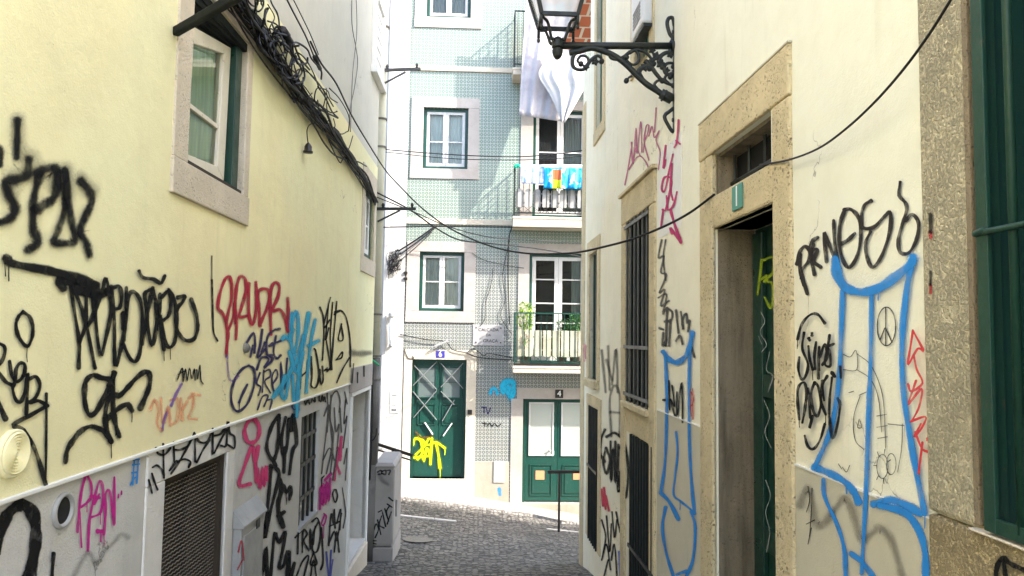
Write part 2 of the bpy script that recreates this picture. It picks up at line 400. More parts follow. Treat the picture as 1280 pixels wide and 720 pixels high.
def cobbles(name, base, lo, scale=11, gap=(.03,.027,.024), bs=.9, zs=0):
    t = NT(name); p = t.wpos(); wob = t.n('ShaderNodeTexNoise'); wob.inputs['Scale'].default_value = 1.3
    q = t.mix(.06, p, wob.outputs['Color'])
    q = t.scale(q, (1, 1.25, zs))
    e = t.voro(q, scale, 'DISTANCE_TO_EDGE', rnd=.62); c = t.voro(q, scale, 'F1', 'Color', rnd=.62)
    d = t.voro(q, scale, 'F1', 'Distance', rnd=.62)
    sp = t.n('ShaderNodeSeparateColor'); t.l(c, sp.inputs[0])
    col = t.mix(sp.outputs[0], c4(base), c4(lo))
    col = t.mix(t.ramp(t.noise(p, 1.1, 4), .4, .7, 0, .5), col, c4(tuple(x*.65 for x in lo)))
    g = t.ramp(e, .03, .15, 1, 0); col = t.mix(g, col, c4(gap))
    h = t.math('ADD', t.math('MULTIPLY', t.ramp(e, 0, .22), 1.0), t.math('MULTIPLY', t.noise(p, 60, 3), .25))
    h = t.math('ADD', h, t.math('MULTIPLY', sp.outputs[1], .35))
    t.bsdf(col, t.ramp(sp.outputs[2], 0, 1, .42, .7), t.bump(h, bs, .03), spec=.5); return t.m
M['cobble'] = cobbles('dark_basalt_setts', (.30,.27,.23), (.095,.09,.085), 15)
M['calcada'] = cobbles('white_limestone_setts', (.46,.43,.39), (.33,.31,.28), 16, (.25,.22,.19), .5, 1)
M['kerb'] = stone('pale_kerb_stone', (.56,.53,.48), (.28,.26,.22), .3, .4, 40)
def brickmat():
    t = NT('orange_brick'); p = t.wpos(); s = t.n('ShaderNodeSeparateXYZ'); t.l(p, s.inputs[0])
    cb = t.n('ShaderNodeCombineXYZ'); t.l(s.outputs[0], cb.inputs[0]); t.l(s.outputs[1], cb.inputs[1])
    b = t.n('ShaderNodeTexBrick'); t.l(cb.outputs[0], b.inputs[0]); b.inputs['Scale'].default_value = 1.0
    b.inputs['Color1'].default_value = c4((.60,.17,.07)); b.inputs['Color2'].default_value = c4((.50,.12,.05)); b.inputs['Mortar'].default_value = c4((.75,.66,.55))
    b.inputs['Brick Width'].default_value = .19; b.inputs['Row Height'].default_value = .36; b.inputs['Mortar Size'].default_value = .02; b.offset = .5; b.offset_frequency = 2
    t.bsdf(b.outputs[0], .8, t.bump(t.math('SUBTRACT', 1.0, b.outputs[1]), .4, .01)); return t.m
M['brick'] = brickmat()
# ---------------------------------------------------------------- building blocks
def wall_grid(fr, u0, u1, z0, z1, holes, d=0.0, rev=.25):
    mb = MB(); mb.open = True
    H = []
    for h in holes:
        a, b, c, e = max(h[0], u0), min(h[1], u1), max(h[2], z0), min(h[3], z1)
        if a < b-1e-4 and c < e-1e-4: H.append((a, b, c, e, h[4] if len(h) > 4 else rev, h))
    us = sorted(set([u0, u1]+[h[0] for h in H]+[h[1] for h in H])); zs = sorted(set([z0, z1]+[h[2] for h in H]+[h[3] for h in H]))
    for i in range(len(us)-1):
        for j in range(len(zs)-1):
            cu = (us[i]+us[i+1])/2; cz = (zs[j]+zs[j+1])/2
            if any(h[0] < cu < h[1] and h[2] < cz < h[3] for h in H): continue
            mb.quad(fr.pt(us[i], zs[j], d), fr.pt(us[i+1], zs[j], d), fr.pt(us[i+1], zs[j+1], d), fr.pt(us[i], zs[j+1], d))
    for a, b, c, e, r, h in H:
        q = lambda p1, p2: mb.quad(fr.pt(p1[0], p1[1], d), fr.pt(p2[0], p2[1], d), fr.pt(p2[0], p2[1], -r), fr.pt(p1[0], p1[1], -r))
        if h[0] >= u0: q((a, c), (a, e))
        if h[1] <= u1: q((b, c), (b, e))
        if h[2] >= z0: q((a, c), (b, c))
        if h[3] <= z1: q((a, e), (b, e))
    return mb
def surround(fr, parent, h, jl, jr, zt, zb, mat, d=.02, rev=.22, name='stone_surround', bevel=.006, base=0.0, label=None):
    """stone frame round an opening h=(u0,u1,z0,z1): jamb widths jl/jr, head to zt, sill to zb; the stone lines the reveal too"""
    u0, u1, z0, z1 = h[:4]; mb = MB(); g = .0015
    if jl: mb.box(fr, u0-jl, u0, z0 if zb is not None else z0, z1, -rev, d)
    if jr: mb.box(fr, u1, u1+jr, z0, z1, -rev, d)
    if zt: mb.box(fr, u0-jl, u1+jr, z1+g, zt, -rev, d+.002)
    if zb is not None: mb.box(fr, u0-jl-.005, u1+jr+.005, zb, z0-g, -rev, d+.006)
    return part(name, mb, mat, parent, bevel=bevel, label=label)
def window(fr, parent, h, d, frame_m, sash_m, n=2, munt=(.5,), fw=.045, sw=.045, curtain='curtain_white', name='window', label=None, open_leaf=None, back=.35):
    u0, u1, z0, z1 = h[:4]
    mb = MB(); T = .05
    mb.box(fr, u0, u0+fw, z0, z1, d-T, d); mb.box(fr, u1-fw, u1, z0, z1, d-T, d)
    mb.box(fr, u0+fw, u1-fw, z1-fw, z1, d-T, d); mb.box(fr, u0+fw, u1-fw, z0, z0+fw, d-T, d)
    w = part(name, mb, frame_m, parent, bevel=.003, label=label)
    a0, a1, b0, b1 = u0+fw, u1-fw, z0+fw, z1-fw; sw_ = (a1-a0)/n
    gm = MB(); gm.open = True
    for i in range(n):
        s = MB(); x0 = a0+i*sw_+.002; x1 = a0+(i+1)*sw_-.002; e = d-.012
        s.box(fr, x0, x0+sw, b0, b1, e-.035, e); s.box(fr, x1-sw, x1, b0, b1, e-.035, e)
        s.box(fr, x0+sw, x1-sw, b1-sw, b1, e-.035, e); s.box(fr, x0+sw, x1-sw, b0, b0+sw*1.2, e-.035, e)
        for m in munt: zz = b0+(b1-b0)*m; s.box(fr, x0+sw, x1-sw, zz-.012, zz+.012, e-.03, e-.006)
        part('sash', s, sash_m, w, bevel=.002)
        gm.quad(fr.pt(x0+sw, b0+sw, e-.02), fr.pt(x1-sw, b0+sw, e-.02), fr.pt(x1-sw, b1-sw, e-.02), fr.pt(x0+sw, b1-sw, e-.02))
    part('pane', gm, M['glass'], w)
    if curtain: curt(fr, w, a0+.01, a1-.01, b0, b1, d-.11, M[curtain])
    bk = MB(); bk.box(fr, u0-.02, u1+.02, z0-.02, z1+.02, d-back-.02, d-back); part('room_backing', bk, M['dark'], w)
    return w
def curt(fr, parent, u0, u1, z0, z1, d, m, amp=.018, per=.07, gap=None, name='curtain'):
    mb = MB(); mb.open = True; n = max(12, int((u1-u0)/.008)); mbv = []
    rs = random.uniform(0, 9)
    for j in range(7):
        z = z0+(z1-z0)*j/6
        for i in range(n+1):
            t = i/n; u = u0+(u1-u0)*t
            if gap: # two halves drawn apart towards the bottom
                c = (u0+u1)/2; s = 1-gap*(1-j/6)*.9; u = (u0+(c-u0)*(t/.5)*s) if t < .5 else (u1-(u1-c)*((1-t)/.5)*s)
            w = amp*math.sin(u/per*6.28+rs+.6*math.sin(u*31+rs))*(.6+.4*math.sin(j+rs))
            mb.v.append(fr.pt(u, z, d+w))
    for j in range(6):
        for i in range(n):
            if gap and i == n//2: continue
            a = j*(n+1)+i; mb.f.append((a, a+1, a+n+2, a+n+1))
    return part(name, mb, m, parent, smooth=True)
def body(fr, parent, u0, u1, z0, z1, m, deep=6.0, roofm=None):
    mb = MB(); mb.box(fr, u0+.01, u1-.01, z0, z1, -deep, -.62)
    part('back_wall', mb, m, parent)
    for ua, ub in ((u0, u0+.02), (u1-.02, u1)): mb = MB(); mb.box(fr, ua, ub, z0, z1, -.62, -.001); part('end_wall', mb, m, parent)
    mb = MB(); mb.box(fr, u0-.1, u1+.1, z1, z1+.12, -deep, .06); part('roof', mb, roofm or M['brick'], parent)
ZR = 2.02                                   # top of the yellow wall
ZD = lz(293, 527)                           # top of the grey plinth (left)
UL1 = LW.px(468.5, 300)[0]                  # far end of left building
UR1 = RW.px(727.5, 350)[0]                  # far end of right building
# ================================================================= LEFT BUILDING
LB = root('yellow_building', LW.pt(4, -2.2, -3), 'yellow stucco house with grey plinth and graffiti along the left of the alley', 'building')
lw1 = (lu(233,120), lu(303,150), lz(300,244), lz(303,50), .10)
lw2 = (lu(453.5,280), lu(465.5,280), lz(464,327), lz(464,242), .12)
lv = (LW.px(203,640)[0], LW.px(280,640)[0], -1.85, lz(282,566), .10)
lg = (LW.px(375,590)[0], LW.px(398,570)[0], lz(396,642), lz(397,513), .22)
ldo = (LW.px(437,590)[0], LW.px(459,560)[0], lz(450,682), lz(460,487), .34)
holes = [lw1, lw2, lv, lg, ldo]
part('plinth', wall_grid(LW, -1.5, UL1, -3.4, ZD, holes, 0), M['grey_plinth'], LB)
part('wall', wall_grid(LW, -1.5, UL1, ZD, ZR, holes, .012), M['yellow'], LB)
part('upper_wall', wall_grid(LW, -1.5, UL1, ZR, 4.5, [], .004), M['pale_upper'], LB)
mb = MB()
x = lv[1]+.12
mb.box(LW, -1.5, ldo[0]-.08, ZD-.012, ZD+.004, 0, .02); part('plinth_ledge', mb, M['patch_white'], LB, bevel=.004)
body(LW, LB, -1.5, UL1, -3.4, 4.5, M['pale_upper'])
# first-floor window near the camera: stone surround, warped white sash, dark green shutter box
wjl = lw1[0]-lu(214,120); wjr = lu(309.5,150)-lw1[1]
surround(LW, LB, lw1, wjl, wjr, ZR-.03, lz(305,283), M['stone_pale'], .022, .10, label='stained pale stone surround of the near window')
W = MB()
def LP(x, y, d): u, z = LW.px(x, y, d); return LW.pt(u, z, d)
def qframe(mb, fr, q, w, d0, d1):
    """bars round a quad given as (u,z) corners bl, br, tr, tl"""
    c = (sum(p[0] for p in q)/4, sum(p[1] for p in q)/4)
    v = .055; inner = [(q[0][0]+w*.6, q[0][1]+v), (q[1][0]-w, q[1][1]+v), (q[2][0]-w, q[2][1]-v*1.3), (q[3][0]+w*.6, q[3][1]-v*1.3)]
    for i in range(4):
        j = (i+1) % 4; mb.slab(fr, [q[i], q[j], inner[j], inner[i]], d0, d1)
    return inner
dS = -.045
q = [LW.px(227,203,dS), LW.px(280,226,dS), LW.px(289,60,dS), LW.px(237,30,dS)]
inn = qframe(W, LW, q, .10, dS-.04, dS)
w1 = part('window', W, M['cream_wood'], LB, bevel=.004, label='aged white sash with a green-tinted curtain')
mb = MB(); zm = (inn[0][1]+inn[3][1])/2-.03; mb.box(LW, inn[0][0], inn[1][0], zm-.012, zm+.012, dS-.03, dS-.006); part('glazing_bar', mb, M['cream_wood'], w1, bevel=.003)
mb = MB(); mb.open = True; mb.poly([LW.pt(u, z, dS-.02) for u, z in inn]); part('pane', mb, M['glass'], w1)
curt(LW, w1, inn[0][0]-.02, inn[1][0]+.02, inn[0][1]-.02, inn[2][1]+.05, dS-.040, M['curtain_green'], .009, .09)
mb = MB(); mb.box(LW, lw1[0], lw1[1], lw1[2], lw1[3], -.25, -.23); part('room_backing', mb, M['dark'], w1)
mb = MB(); mb.box(LW, LW.px(289,150,-.03)[0], lw1[1]-.004, lw1[2]+.01, lw1[3], -.09, -.012); part('shutter_stile', mb, M['green'], w1, bevel=.005)
sb = root_ = MB()
# dark slatted box filling the head of the window, its boards run level while the sash top slopes
for i in range(7):
    dd = -.085+.014*i; zz = q[2][1]+.015+i*.006
    a = LW.pt(lw1[0]+.002, q[3][1]+.03+.012*i+.0*(i), dd); b = LW.pt(lw1[1]-.07, q[2][1]+.02+.006*i, dd)
    sb.bar(a, b, .013, .05+.02*(i%2))
sb.slab(LW, [(lw1[0], q[3][1]+.005), (lw1[1]-.06, q[2][1]+.005), (lw1[1]-.002, lw1[3]-.002), (lw1[0], lw1[3]-.002)], -.09, -.075)
sb.box(LW, lw1[0], lw1[1], lw1[3]-.05, lw1[3]-.004, -.09, .012)
part('shutter_box', sb, M['black_green'], w1, bevel=.002)
mb = MB(); mb.box(LW, lw1[0]+.005, lw1[1]-.005, lw1[2], lw1[2]+.022, -.09, .012); part('sill_board', mb, M['brown_dark'], w1, bevel=.003)
# small window at the far end
surround(LW, LB, lw2, .16, .12, lz(462,215), lz(464,346), M['stone_pale'], .025, .12)
window(LW, LB, lw2, -.015, M['green'], M['white_wood'], 2, (.5,), .06, .05, 'curtain_grey', back=.08)
# tall window of the pale upper storey above the wires
uh = (lu(466,60), lu(475,60), lz(470,96), 3.9)
mb = MB(); mb.box(LW, uh[0]-.1, uh[0], uh[2], uh[3], .004, .05); mb.box(LW, uh[1], uh[1]+.1, uh[2], uh[3], .004, .05); mb.box(LW, uh[0]-.1, uh[1]+.1, uh[3], uh[3]+.15, .004, .052); mb.box(LW, uh[0]-.12, uh[1]+.12, uh[2]-.08, uh[2], .004, .075)
part('stone_surround', mb, M['white_wood'], LB, bevel=.005)
mb = MB(); mb.box(LW, uh[0], uh[1], uh[2], uh[3], .004, .02)
for i in range(14): mb.box(LW, uh[0]+.04, uh[1]-.04, uh[2]+.06+i*.13, uh[2]+.15+i*.13, .02, .03)
part('shutter', mb, M['white_wood'], LB, bevel=.003, label='closed white louvred shutter of the upper storey')
# vent grille
ws = MB(); ul0 = LW.px(180,640)[0]; ul1 = LW.px(291,600)[0]
ws.box(LW, ul0, lv[0], -3.2, lv[3], -.08, .008); ws.box(LW, lv[1], ul1, -3.2, lv[3], -.08, .008); ws.box(LW, ul0, ul1, lv[3]+.001, ZD-.014, -.08, .009)
part('vent_border', ws, M['white_render'], LB, bevel=.006, label='rough white plaster border round the vent')
gr = MB(); d = -.03
n = 20
for i in range(n):
    zz = lv[2]+(lv[3]-lv[2])*(i+.5)/n; 
EXPW = lv[1]-lv[0]; EXPH = lv[3]-lv[2]
# expanded-metal strands, near horizontal waves
ns = 62
for i in range(ns):
    z = lv[2]+EXPH*(i+.5)/ns
    pts = [LW.pt(lv[0]+EXPW*k/40, z+.003*(1 if (k+i)%2 else -1), d) for k in range(41)]
    gr.tube(pts, .0024, 4, False)
vg = part('vent_grille', gr, M['strand'], LB, label='rusty expanded-metal grille over a dark vent')
fm = MB()
for a, b in ((lv[0], lv[0]+.03), (lv[1]-.05, lv[1]), ((lv[0]+lv[1])/2-.012, (lv[0]+lv[1])/2+.012)): fm.box(LW, a, b, lv[2], lv[3], -.06, -.035 if a != lv[1]-.05 else -.01)
fm.box(LW, lv[0], lv[1], lv[3]-.03, lv[3], -.06, -.02)
part('grille_frame', fm, M['brown_dark'], vg, bevel=.002)
mb = MB(); mb.box(LW, lv[0]-.02, lv[1]+.02, lv[2], lv[3]+.02, -.12, -.07); part('vent_backing', mb, M['brown_dark'], vg)
# barred cellar window
mb = MB(); mb.box(LW, lg[0], lg[1], lg[2], lg[2]+.03, -.2, .012); cw = part('cellar_window', mb, M['steel'], LB)
mb = MB(); n = 4
for i in range(n):
    u = lg[0]+(lg[1]-lg[0])*(i+.7)/n; mb.tube([LW.pt(u, lg[2], -.03), LW.pt(u, lg[3], -.03)], .011, 8)
for f in (.25, .55, .8): z = lg[2]+(lg[3]-lg[2])*f; mb.bar(LW.pt(lg[0], z, -.028), LW.pt(lg[1], z, -.028), .012, .03)
part('window_bars', mb, M['iron'], cw)
mb = MB(); mb.box(LW, lg[0]+.16, lg[0]+.24, lg[2]+.03, lg[3], -.14, -.12); mb.box(LW, lg[0], lg[1], lg[2]+.03, lg[2]+.07, -.14, -.12); part('sash', mb, M['white_wood'], cw)
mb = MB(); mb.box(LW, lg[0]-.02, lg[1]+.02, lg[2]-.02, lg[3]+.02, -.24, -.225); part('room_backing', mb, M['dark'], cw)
# doorway at the far end
mb = MB(); a, b = ldo[0], ldo[1]
mb.box(LW, a-.09, a, -3.2, ldo[3], -.05, .018); mb.box(LW, b, b+.05, -3.2, ldo[3], -.05, .018); mb.box(LW, a-.09, b+.05, ldo[3]+.001, ldo[3]+.045, -.05, .02)
dsr = part('door_surround', mb, M['patch_white'], LB, bevel=.006)
mb = MB(); mb.box(LW, a-.16, b+.06, ldo[3]+.046, lz(460,455), 0, .03); part('door_lintel', mb, M['pink_stone'], LB, bevel=.006, label='pinkish stone lintel over the pale doorway')
mb = MB(); mb.box(LW, a, b, ldo[2], ldo[3], -.34, -.30)
for z0_, z1_ in ((.12,.5),(.58,1.05),(1.12,1.6)): mb.box(LW, a+.15, b-.15, ldo[2]+z0_, ldo[2]+z1_, -.302, -.288)
door = part('door', mb, M['pale_upper'], LB, bevel=.004, label='plain pale door set back in the doorway')
mb = MB(); mb.lathe(LW.pt(a+.12, ldo[2]+.95, -.30), [(0,.0),(.012,0),(.012,.04),(.026,.045),(.026,.07),(0,.075)], 12, LW.N); part('handle', mb, M['iron_grey'], door)
mb = MB(); mb.box(LW, a-.05, b+.03, -3.2, ldo[2]-.04, -.36, .03); part('door_step', mb, M['stone_pale'], LB, bevel=.012)
# round vents in the wall
cx, cz_ = LW.px(9, 567); mb = MB()
mb.lathe(LW.pt(cx, cz_, .012), [(.072,0),(.071,.010),(.067,.014)]+[(r_, .014+.005*(k%2)) for k, r_ in enumerate([.062-.0042*i for i in range(14)])]+[(0,.016)], 36, LW.N)
part('round_air_vent', mb, M['yellow'], LB, smooth=False, label='round ribbed vent painted the yellow of the wall')
cx, cz_ = LW.px(77, 638); mb = MB()
mb.lathe(LW.pt(cx, cz_, 0), [(.058,0),(.058,.010),(.054,.014),(.048,.014),(.044,.008),(.043,.002)], 28, LW.N); pv = part('pipe_vent', mb, M['steel'], LB, smooth=True, label='white ring round a dark pipe hole in the plinth')
mb = MB(); mb.lathe(LW.pt(cx, cz_, 0), [(0,.004),(.044,.004)], 24, LW.N); part('pipe_hole', mb, M['dark'], pv)
mb = MB(); mb.lathe(LW.pt(*LW.px(303,435), .012), [(.03,0),(.026,.02),(.012,.03),(0,.03)], 14, LW.N); part('old_pipe_stub', mb, M['pipe_grey'], LB)
# ================================================================= RIGHT BUILDING
RB = root('cream_building', RW.pt(4, -2.2, -3), 'cream stucco house with limestone door and window surrounds along the right side of the alley', 'building')
zdr = rz(1168,650)
rd = (RW.px(970,400)[0], RW.px(893,400)[0], -2.9, rz(966,254), .24)
rtr = (RW.px(964,170)[0], RW.px(889,220)[0], rz(963,205), rz(963,139), .30)
rm = (RW.px(813.5,400)[0], RW.px(783.5,400)[0], rz(814,513), rz(812,259), .20)
rl = (RW.px(819.5,620)[0], RW.px(789,600)[0], -3.2, rz(819.5,560), .14)
rf = (RW.px(747,400)[0], RW.px(737.5,400)[0], rz(739,473), rz(747,313), .10)
rfl = (RW.px(748,600)[0], RW.px(736.5,600)[0], rz(748,692), rz(747.5,512), .10)
rfu = (RW.px(754,100)[0], RW.px(746.5,100)[0], rz(746.5,163), 3.9, .08)
rmu = (RW.px(813,40)[0], RW.px(795,40)[0], rz(812,66), 4.1, .12)
rw = (1.2, RW.px(1219,400,.02)[0], rz(1219,657), 2.6, .22)
holes = [rd, rtr, rm, rl, rf, rfl, rfu, rmu, rw]
UR2 = RW.px(738.5, 30)[0]; ZK = rz(736, 75)
part('wall', wall_grid(RW, -1.5, UR1, -3.6, ZK, holes, 0), M['cream'], RB)
part('wall', wall_grid(RW, -1.5, UR2, ZK, 4.6, holes, 0), M['cream'], RB)
UP0 = RW.px(1168,500)[0]; UDF = RW.px(822,520)[0]; UDO0 = RW.px(996,600)[0]; UDO1 = RW.px(881,600)[0]
mb = MB(); mb.box(RW, UP0, UDO0, -3.3, zdr, -.01, .006); mb.box(RW, UDO1, UDF, -3.3, zdr, -.01, .006); part('plinth', mb, M['grey_cream'], RB)
mb = MB(); mb.box(RW, UP0, UDO0, zdr, zdr+.007, -.01, .010); mb.box(RW, UDO1, UDF, zdr, zdr+.007, -.01, .010); part('plinth_ledge', mb, M['patch_white'], RB)
# building mass: unseen top raised to shade the left wall, lower at the corner
mb = MB(); mb.box(RW, -1.5, 3.4, -3.6, 4.6, -8, -.62); mb.box(RW, 3.4, 8.0, -3.6, 6.2, -8, -.62); mb.box(RW, 8.0, UR2-.01, -3.6, 4.85, -8, -.62); part('back_wall', mb, M['cream'], RB)
mb = MB(); mb.box(RW, UR1-.02, UR1, -3.6, ZK, -8, -.001); part('end_wall', mb, M['cream'], RB)
mb = MB(); mb.box(RW, UR2-.02, UR2, ZK-.02, 4.6, -8, -.001); mb.box(RW, UR2, UR1, ZK-.02, ZK, -8, -.001); part('upper_end_wall', mb, M['cream'], RB)
mb = MB(); mb.box(RW, 3.4, 8.0, 4.6, 6.2, -.62, 0); mb.box(RW, 8.0, UR2-.001, 4.6, 4.85, -.62, 0); part('upper_wall', mb, M['cream'], RB)
mb = MB(); mb.box(RW, -1.5, 3.35, 4.6, 4.7, -8, .05); mb.box(RW, 3.4, 8.05, 6.2, 6.3, -8, .05); mb.box(RW, 8.05, UR2+.03, 4.85, 4.95, -8, .05); part('roof', mb, M['brick'], RB)
# brick eave soffit jutting over the cross street at the corner
zb = 4.2
def RPz(x, y, z): r = ray(x, y); return r*(z/r.z)
e = [RPz(730,-6,zb), RPz(742,-6,zb), RPz(736.5,60,zb), RPz(703,62,zb)]
mb = MB(); mb.hexa([e[0], Vector((3.2, e[1].y, zb)), Vector((3.2, e[2].y, zb)), e[3]]+[v+Vector((0,0,.14)) for v in (e[0], Vector((3.2, e[1].y, zb)), Vector((3.2, e[2].y, zb)), e[3])])
part('brick_eave', mb, M['brick'], RB, label='orange brick soffit under the corner eave beside the lantern')
# corner strip
mb = MB(); mb.box(RW, RW.px(731,400)[0], UR1+.004, -3.4, 2.9, -.3, .012); part('corner_stone', mb, M['stone'], RB, bevel=.01, label='cracked stone quoin at the far corner')
# door 1
jn = rd[0]-RW.px(993,400)[0]; jf = RW.px(877.5,400)[0]-rd[1]
mb = MB(); u0, u1 = rd[0], rd[1]
mb.box(RW, u0-jn, u0, -3.1, rtr[3], -.24, .016); mb.box(RW, u1, u1+jf, -3.1, rtr[3], -.02, .016)
part('door_jamb', mb, M['stone'], RB, bevel=.012)
mb = MB(); mb.box(RW, u0, u1, rd[3], rtr[2], -.06, .012); part('door_lintel', mb, M['stone'], RB, bevel=.014)
mb = MB(); mb.box(RW, u0-jn-.004, u1+jf+.004, rtr[3]+.001, rz(985,58), -.24, .02); part('door_head', mb, M['stone'], RB, bevel=.01)
mb = MB(); mb.box(RW, u0-jn-.01, u1+jf+.01, rz(985,58), rz(985,55), 0, .022); part('drip_moulding', mb, M['grey_cream'], RB, bevel=.003)
mb = MB(); mb.box(RW, u0-.001, u1-.002, rd[2], rd[3]-.002, -.26, -.235); 
dm = part('door', mb, M['green'], RB, label='dark green panelled door with scratched tags, number one')
mb = MB(); 
for a, b in ((u0+.05, u0+.14), ((u0+u1)/2-.05, (u0+u1)/2+.05), (u1-.16, u1-.03)): mb.box(RW, a, b, rd[2]+.2, rd[3]-.03, -.235, -.205)
for zz in (-.3, -1.1): mb.box(RW, u0+.14, u1-.16, zz, zz+.12, -.235, -.207)
part('door_panel', mb, M['green'], dm, bevel=.006)
mb = MB(); mb.box(RW, u1-.006, u1+.03, rd[2], rd[3]+.4, -.23, -.0205); mb.box(RW, u0, u1-.008, rd[3], rtr[2]-.01, -.23, -.061); mb.box(RW, u0+.001, u1-.008, rtr[3]-.02, rtr[3]+.02, -.25, -.03); mb.box(RW, u0-.02, u0+.006, rtr[2], rtr[3], -.25, -.03); mb.box(RW, u1-.012, u1-.004, rtr[2], rtr[3], -.29, -.03)  # transom recess is lined dark, its shade put into the colour
part('door_reveal', mb, M['dark_reveal'], RB, label='dark brown reveal of the deep doorway')
mb = MB(); mb.box(RW, u0-.02, u1+.02, -3.2, -2.05, -.26, .12); part('door_step', mb, M['stone_pale'], RB, bevel=.015)
mb = MB(); mb.box(RW, rtr[0], rtr[1], rtr[2], rtr[3], -.16, -.13); tb = part('transom_window', mb, M['dark'], RB)  # black panel stands in for the unlit depth behind the transom
mb = MB(); mb.tube([RW.pt(rtr[0], (rtr[2]+rtr[3])/2-.05, -.1), RW.pt(rtr[1], (rtr[2]+rtr[3])/2-.05, -.1)], .012)
for k in range(4): u = rtr[0]+(rtr[1]-rtr[0])*(k+.5)/4; mb.tube([RW.pt(u, rtr[2], -.1), RW.pt(u, rtr[3], -.1)], .009)
part('window_bars', mb, M['iron'], tb)
# barred window and barred doorway below, one tall stone surround
jn = rm[0]-RW.px(820.5,400)[0]; jf = RW.px(778.5,400)[0]-rm[1]
mb = MB(); mb.box(RW, rm[0]-jn, rm[0], -3.2, rm[3], -.2, .02); mb.box(RW, rm[1], rm[1]+jf, -3.2, rm[3], -.2, .02)
part('stone_jamb', mb, M['stone'], RB, bevel=.012)
mb = MB(); mb.box(RW, rm[0]-jn-.003, rm[1]+jf+.003, rm[3]+.001, rz(820.5,211), -.2, .022); part('stone_head', mb, M['stone'], RB, bevel=.01)
mb = MB(); mb.box(RW, rm[0]-jn-.03, rm[1]+jf+.03, rz(820.5,211), rz(820.5,211)+.03, 0, .045); part('drip_moulding', mb, M['stone'], RB, bevel=.004)
mb = MB(); mb.box(RW, rm[0], rm[1], rl[3], rm[2]-.05, -.2, .010); part('stone_apron', mb, M['stone'], RB, bevel=.01)
mb = MB(); mb.box(RW, rm[0]-.02, rm[1]+.03, rm[2]-.05, rm[2], -.2, .05); part('sill', mb, M['stone'], RB, bevel=.008)
def barred(h, d, n, rails, back_m, r=.011, name='barred_window', label=None, dd=.035):
    mb = MB(); mb.box(RW, h[0], h[1], h[2], h[3], d-.03, d); k = int((h[1]-h[0])/.3)+1
    w = part(name, mb, back_m, RB, label=label)
    bm_ = M['bar_light'] if label and 'upper' in label else (M['iron'] if n else M['iron'])
    mb = MB()
    for i in range(k): a = h[0]+(h[1]-h[0])*i/k; b = h[0]+(h[1]-h[0])*(i+1)/k; mb.box(RW, a+.02, a+.07, h[2], h[3], d, d+.02); mb.box(RW, b-.07, b-.02, h[2], h[3], d, d+.02)
    part('shutter_board', mb, back_m, w, bevel=.004)
    mb = MB()
    for i in range(n): u = h[0]+(h[1]-h[0])*(i+.5)/n; mb.tube([RW.pt(u, h[2], dd-.02), RW.pt(u, h[3], dd-.02)], r, 8)
    for f in rails: z = h[2]+(h[3]-h[2])*f; mb.bar(RW.pt(h[0]-.01, z, dd-.01), RW.pt(h[1]+.01, z, dd-.01), .01, .028)
    part('window_bars', mb, bm_, w); return w
barred(rm, -.045, 6, (.04,.30,.97), M['black_green'], .009, label='upper barred window with black-green shutters')
barred(rl, -.05, 9, (.62,), M['black_green'], .012, name='barred_doorway', label='barred opening low in the wall, below the barred window')
# far openings
for h, jn_, jf_, zt, zb_ in ((rf, .16, .16, rz(747,295), h_b if False else None), (rfl, .16, .16, rfl[3]+.12, None), (rfu, .14, .14, None, rfu[2]-.14)):
    surround(RW, RB, h, jn_, jf_, zt, zb_, M['stone'], .014, .10)
mb = MB(); mb.box(RW, rf[0]-.12, rf[1]+.10, rf[2]-.09, rf[2], -.1, .06); part('sill', mb, M['stone'], RB, bevel=.008)
barred(rf, -.05, 0, (), M['green'], name='shuttered_window')
barred(rfl, -.06, 6, (.55,), M['black_green'], .010, name='barred_window')
barred(rfu, -.05, 0, (), M['green_dull'], name='shuttered_window')
surround(RW, RB, rmu, .14, .16, None, rz(822,50), M['stone'], .014, .12)
barred(rmu, -.08, 0, (), M['green_dull'], name='shuttered_window')
# big window at the right edge: rough stone jamb, iron angle frame and thick bars
mb = MB(); mb.box(RW, rw[1]+.002, RW.px(1159,300)[0], rw[2], 3.2, -.22, .02); part('pitted_jamb', mb, M['rough_stone'], RB, bevel=.014, label='wide pitted limestone jamb beside the green iron grille')
mb = MB(); mb.box(RW, 1.0, UP0-.002, -3.2, rw[2]-.004, -.22, .03); part('window_apron', mb, M['sand_render'], RB, bevel=.01, label='sandy pebbled render below the green grille')
mb = MB(); mb.box(RW, 1.0, rw[1]+.02, rw[2]-.003, rw[2]+.004, -.22, .042); part('sill', mb, M['stone_pale'], RB, bevel=.006)
mb = MB(); mb.box(RW, rw[1]+.0005, RW.px(1208,300,.022)[0], rw[2]+.01, rw[3], -.1, .0225); part('brown_reveal', mb, M['dark_reveal'], RB, bevel=.004)
mb = MB(); mb.box(RW, rw[1]-.012, rw[1]-.001, rw[2]+.006, rw[3], -.18, -.022); 
for k in range(3): mb.box(RW, rw[1]-.022, rw[1]-.012, rw[2]+.02, rw[3], -.17+k*.05, -.135+k*.05)
part('folded_shutter', mb, M['green'], RB, bevel=.002)
mb = MB(); mb.box(RW, 1.2, rw[1], rw[2], rw[3], -.22, -.19); 
for i in range(6): mb.box(RW, 1.2+i*.11+.01, 1.2+i*.11+.1, rw[2]+.03, rw[3], -.19, -.175)
gw = part('grille_window', mb, M['green'], RB, bevel=.003, label='tall window behind a green iron grille at the right edge')
mb = MB()
a = RW.px(1220,300,.042)[0]; b = RW.px(1234,300,.042)[0]
mb.box(RW, b, a, rw[2]+.012, rw[3], .03, .042); mb.box(RW, a-.008, a, rw[2]+.012, rw[3], -.02, .03)
mb.box(RW, 1.2, a, rw[2]+.012, rw[2]+.05, .028, .040)
part('grille_frame', mb, M['green_iron'], gw, bevel=.002)
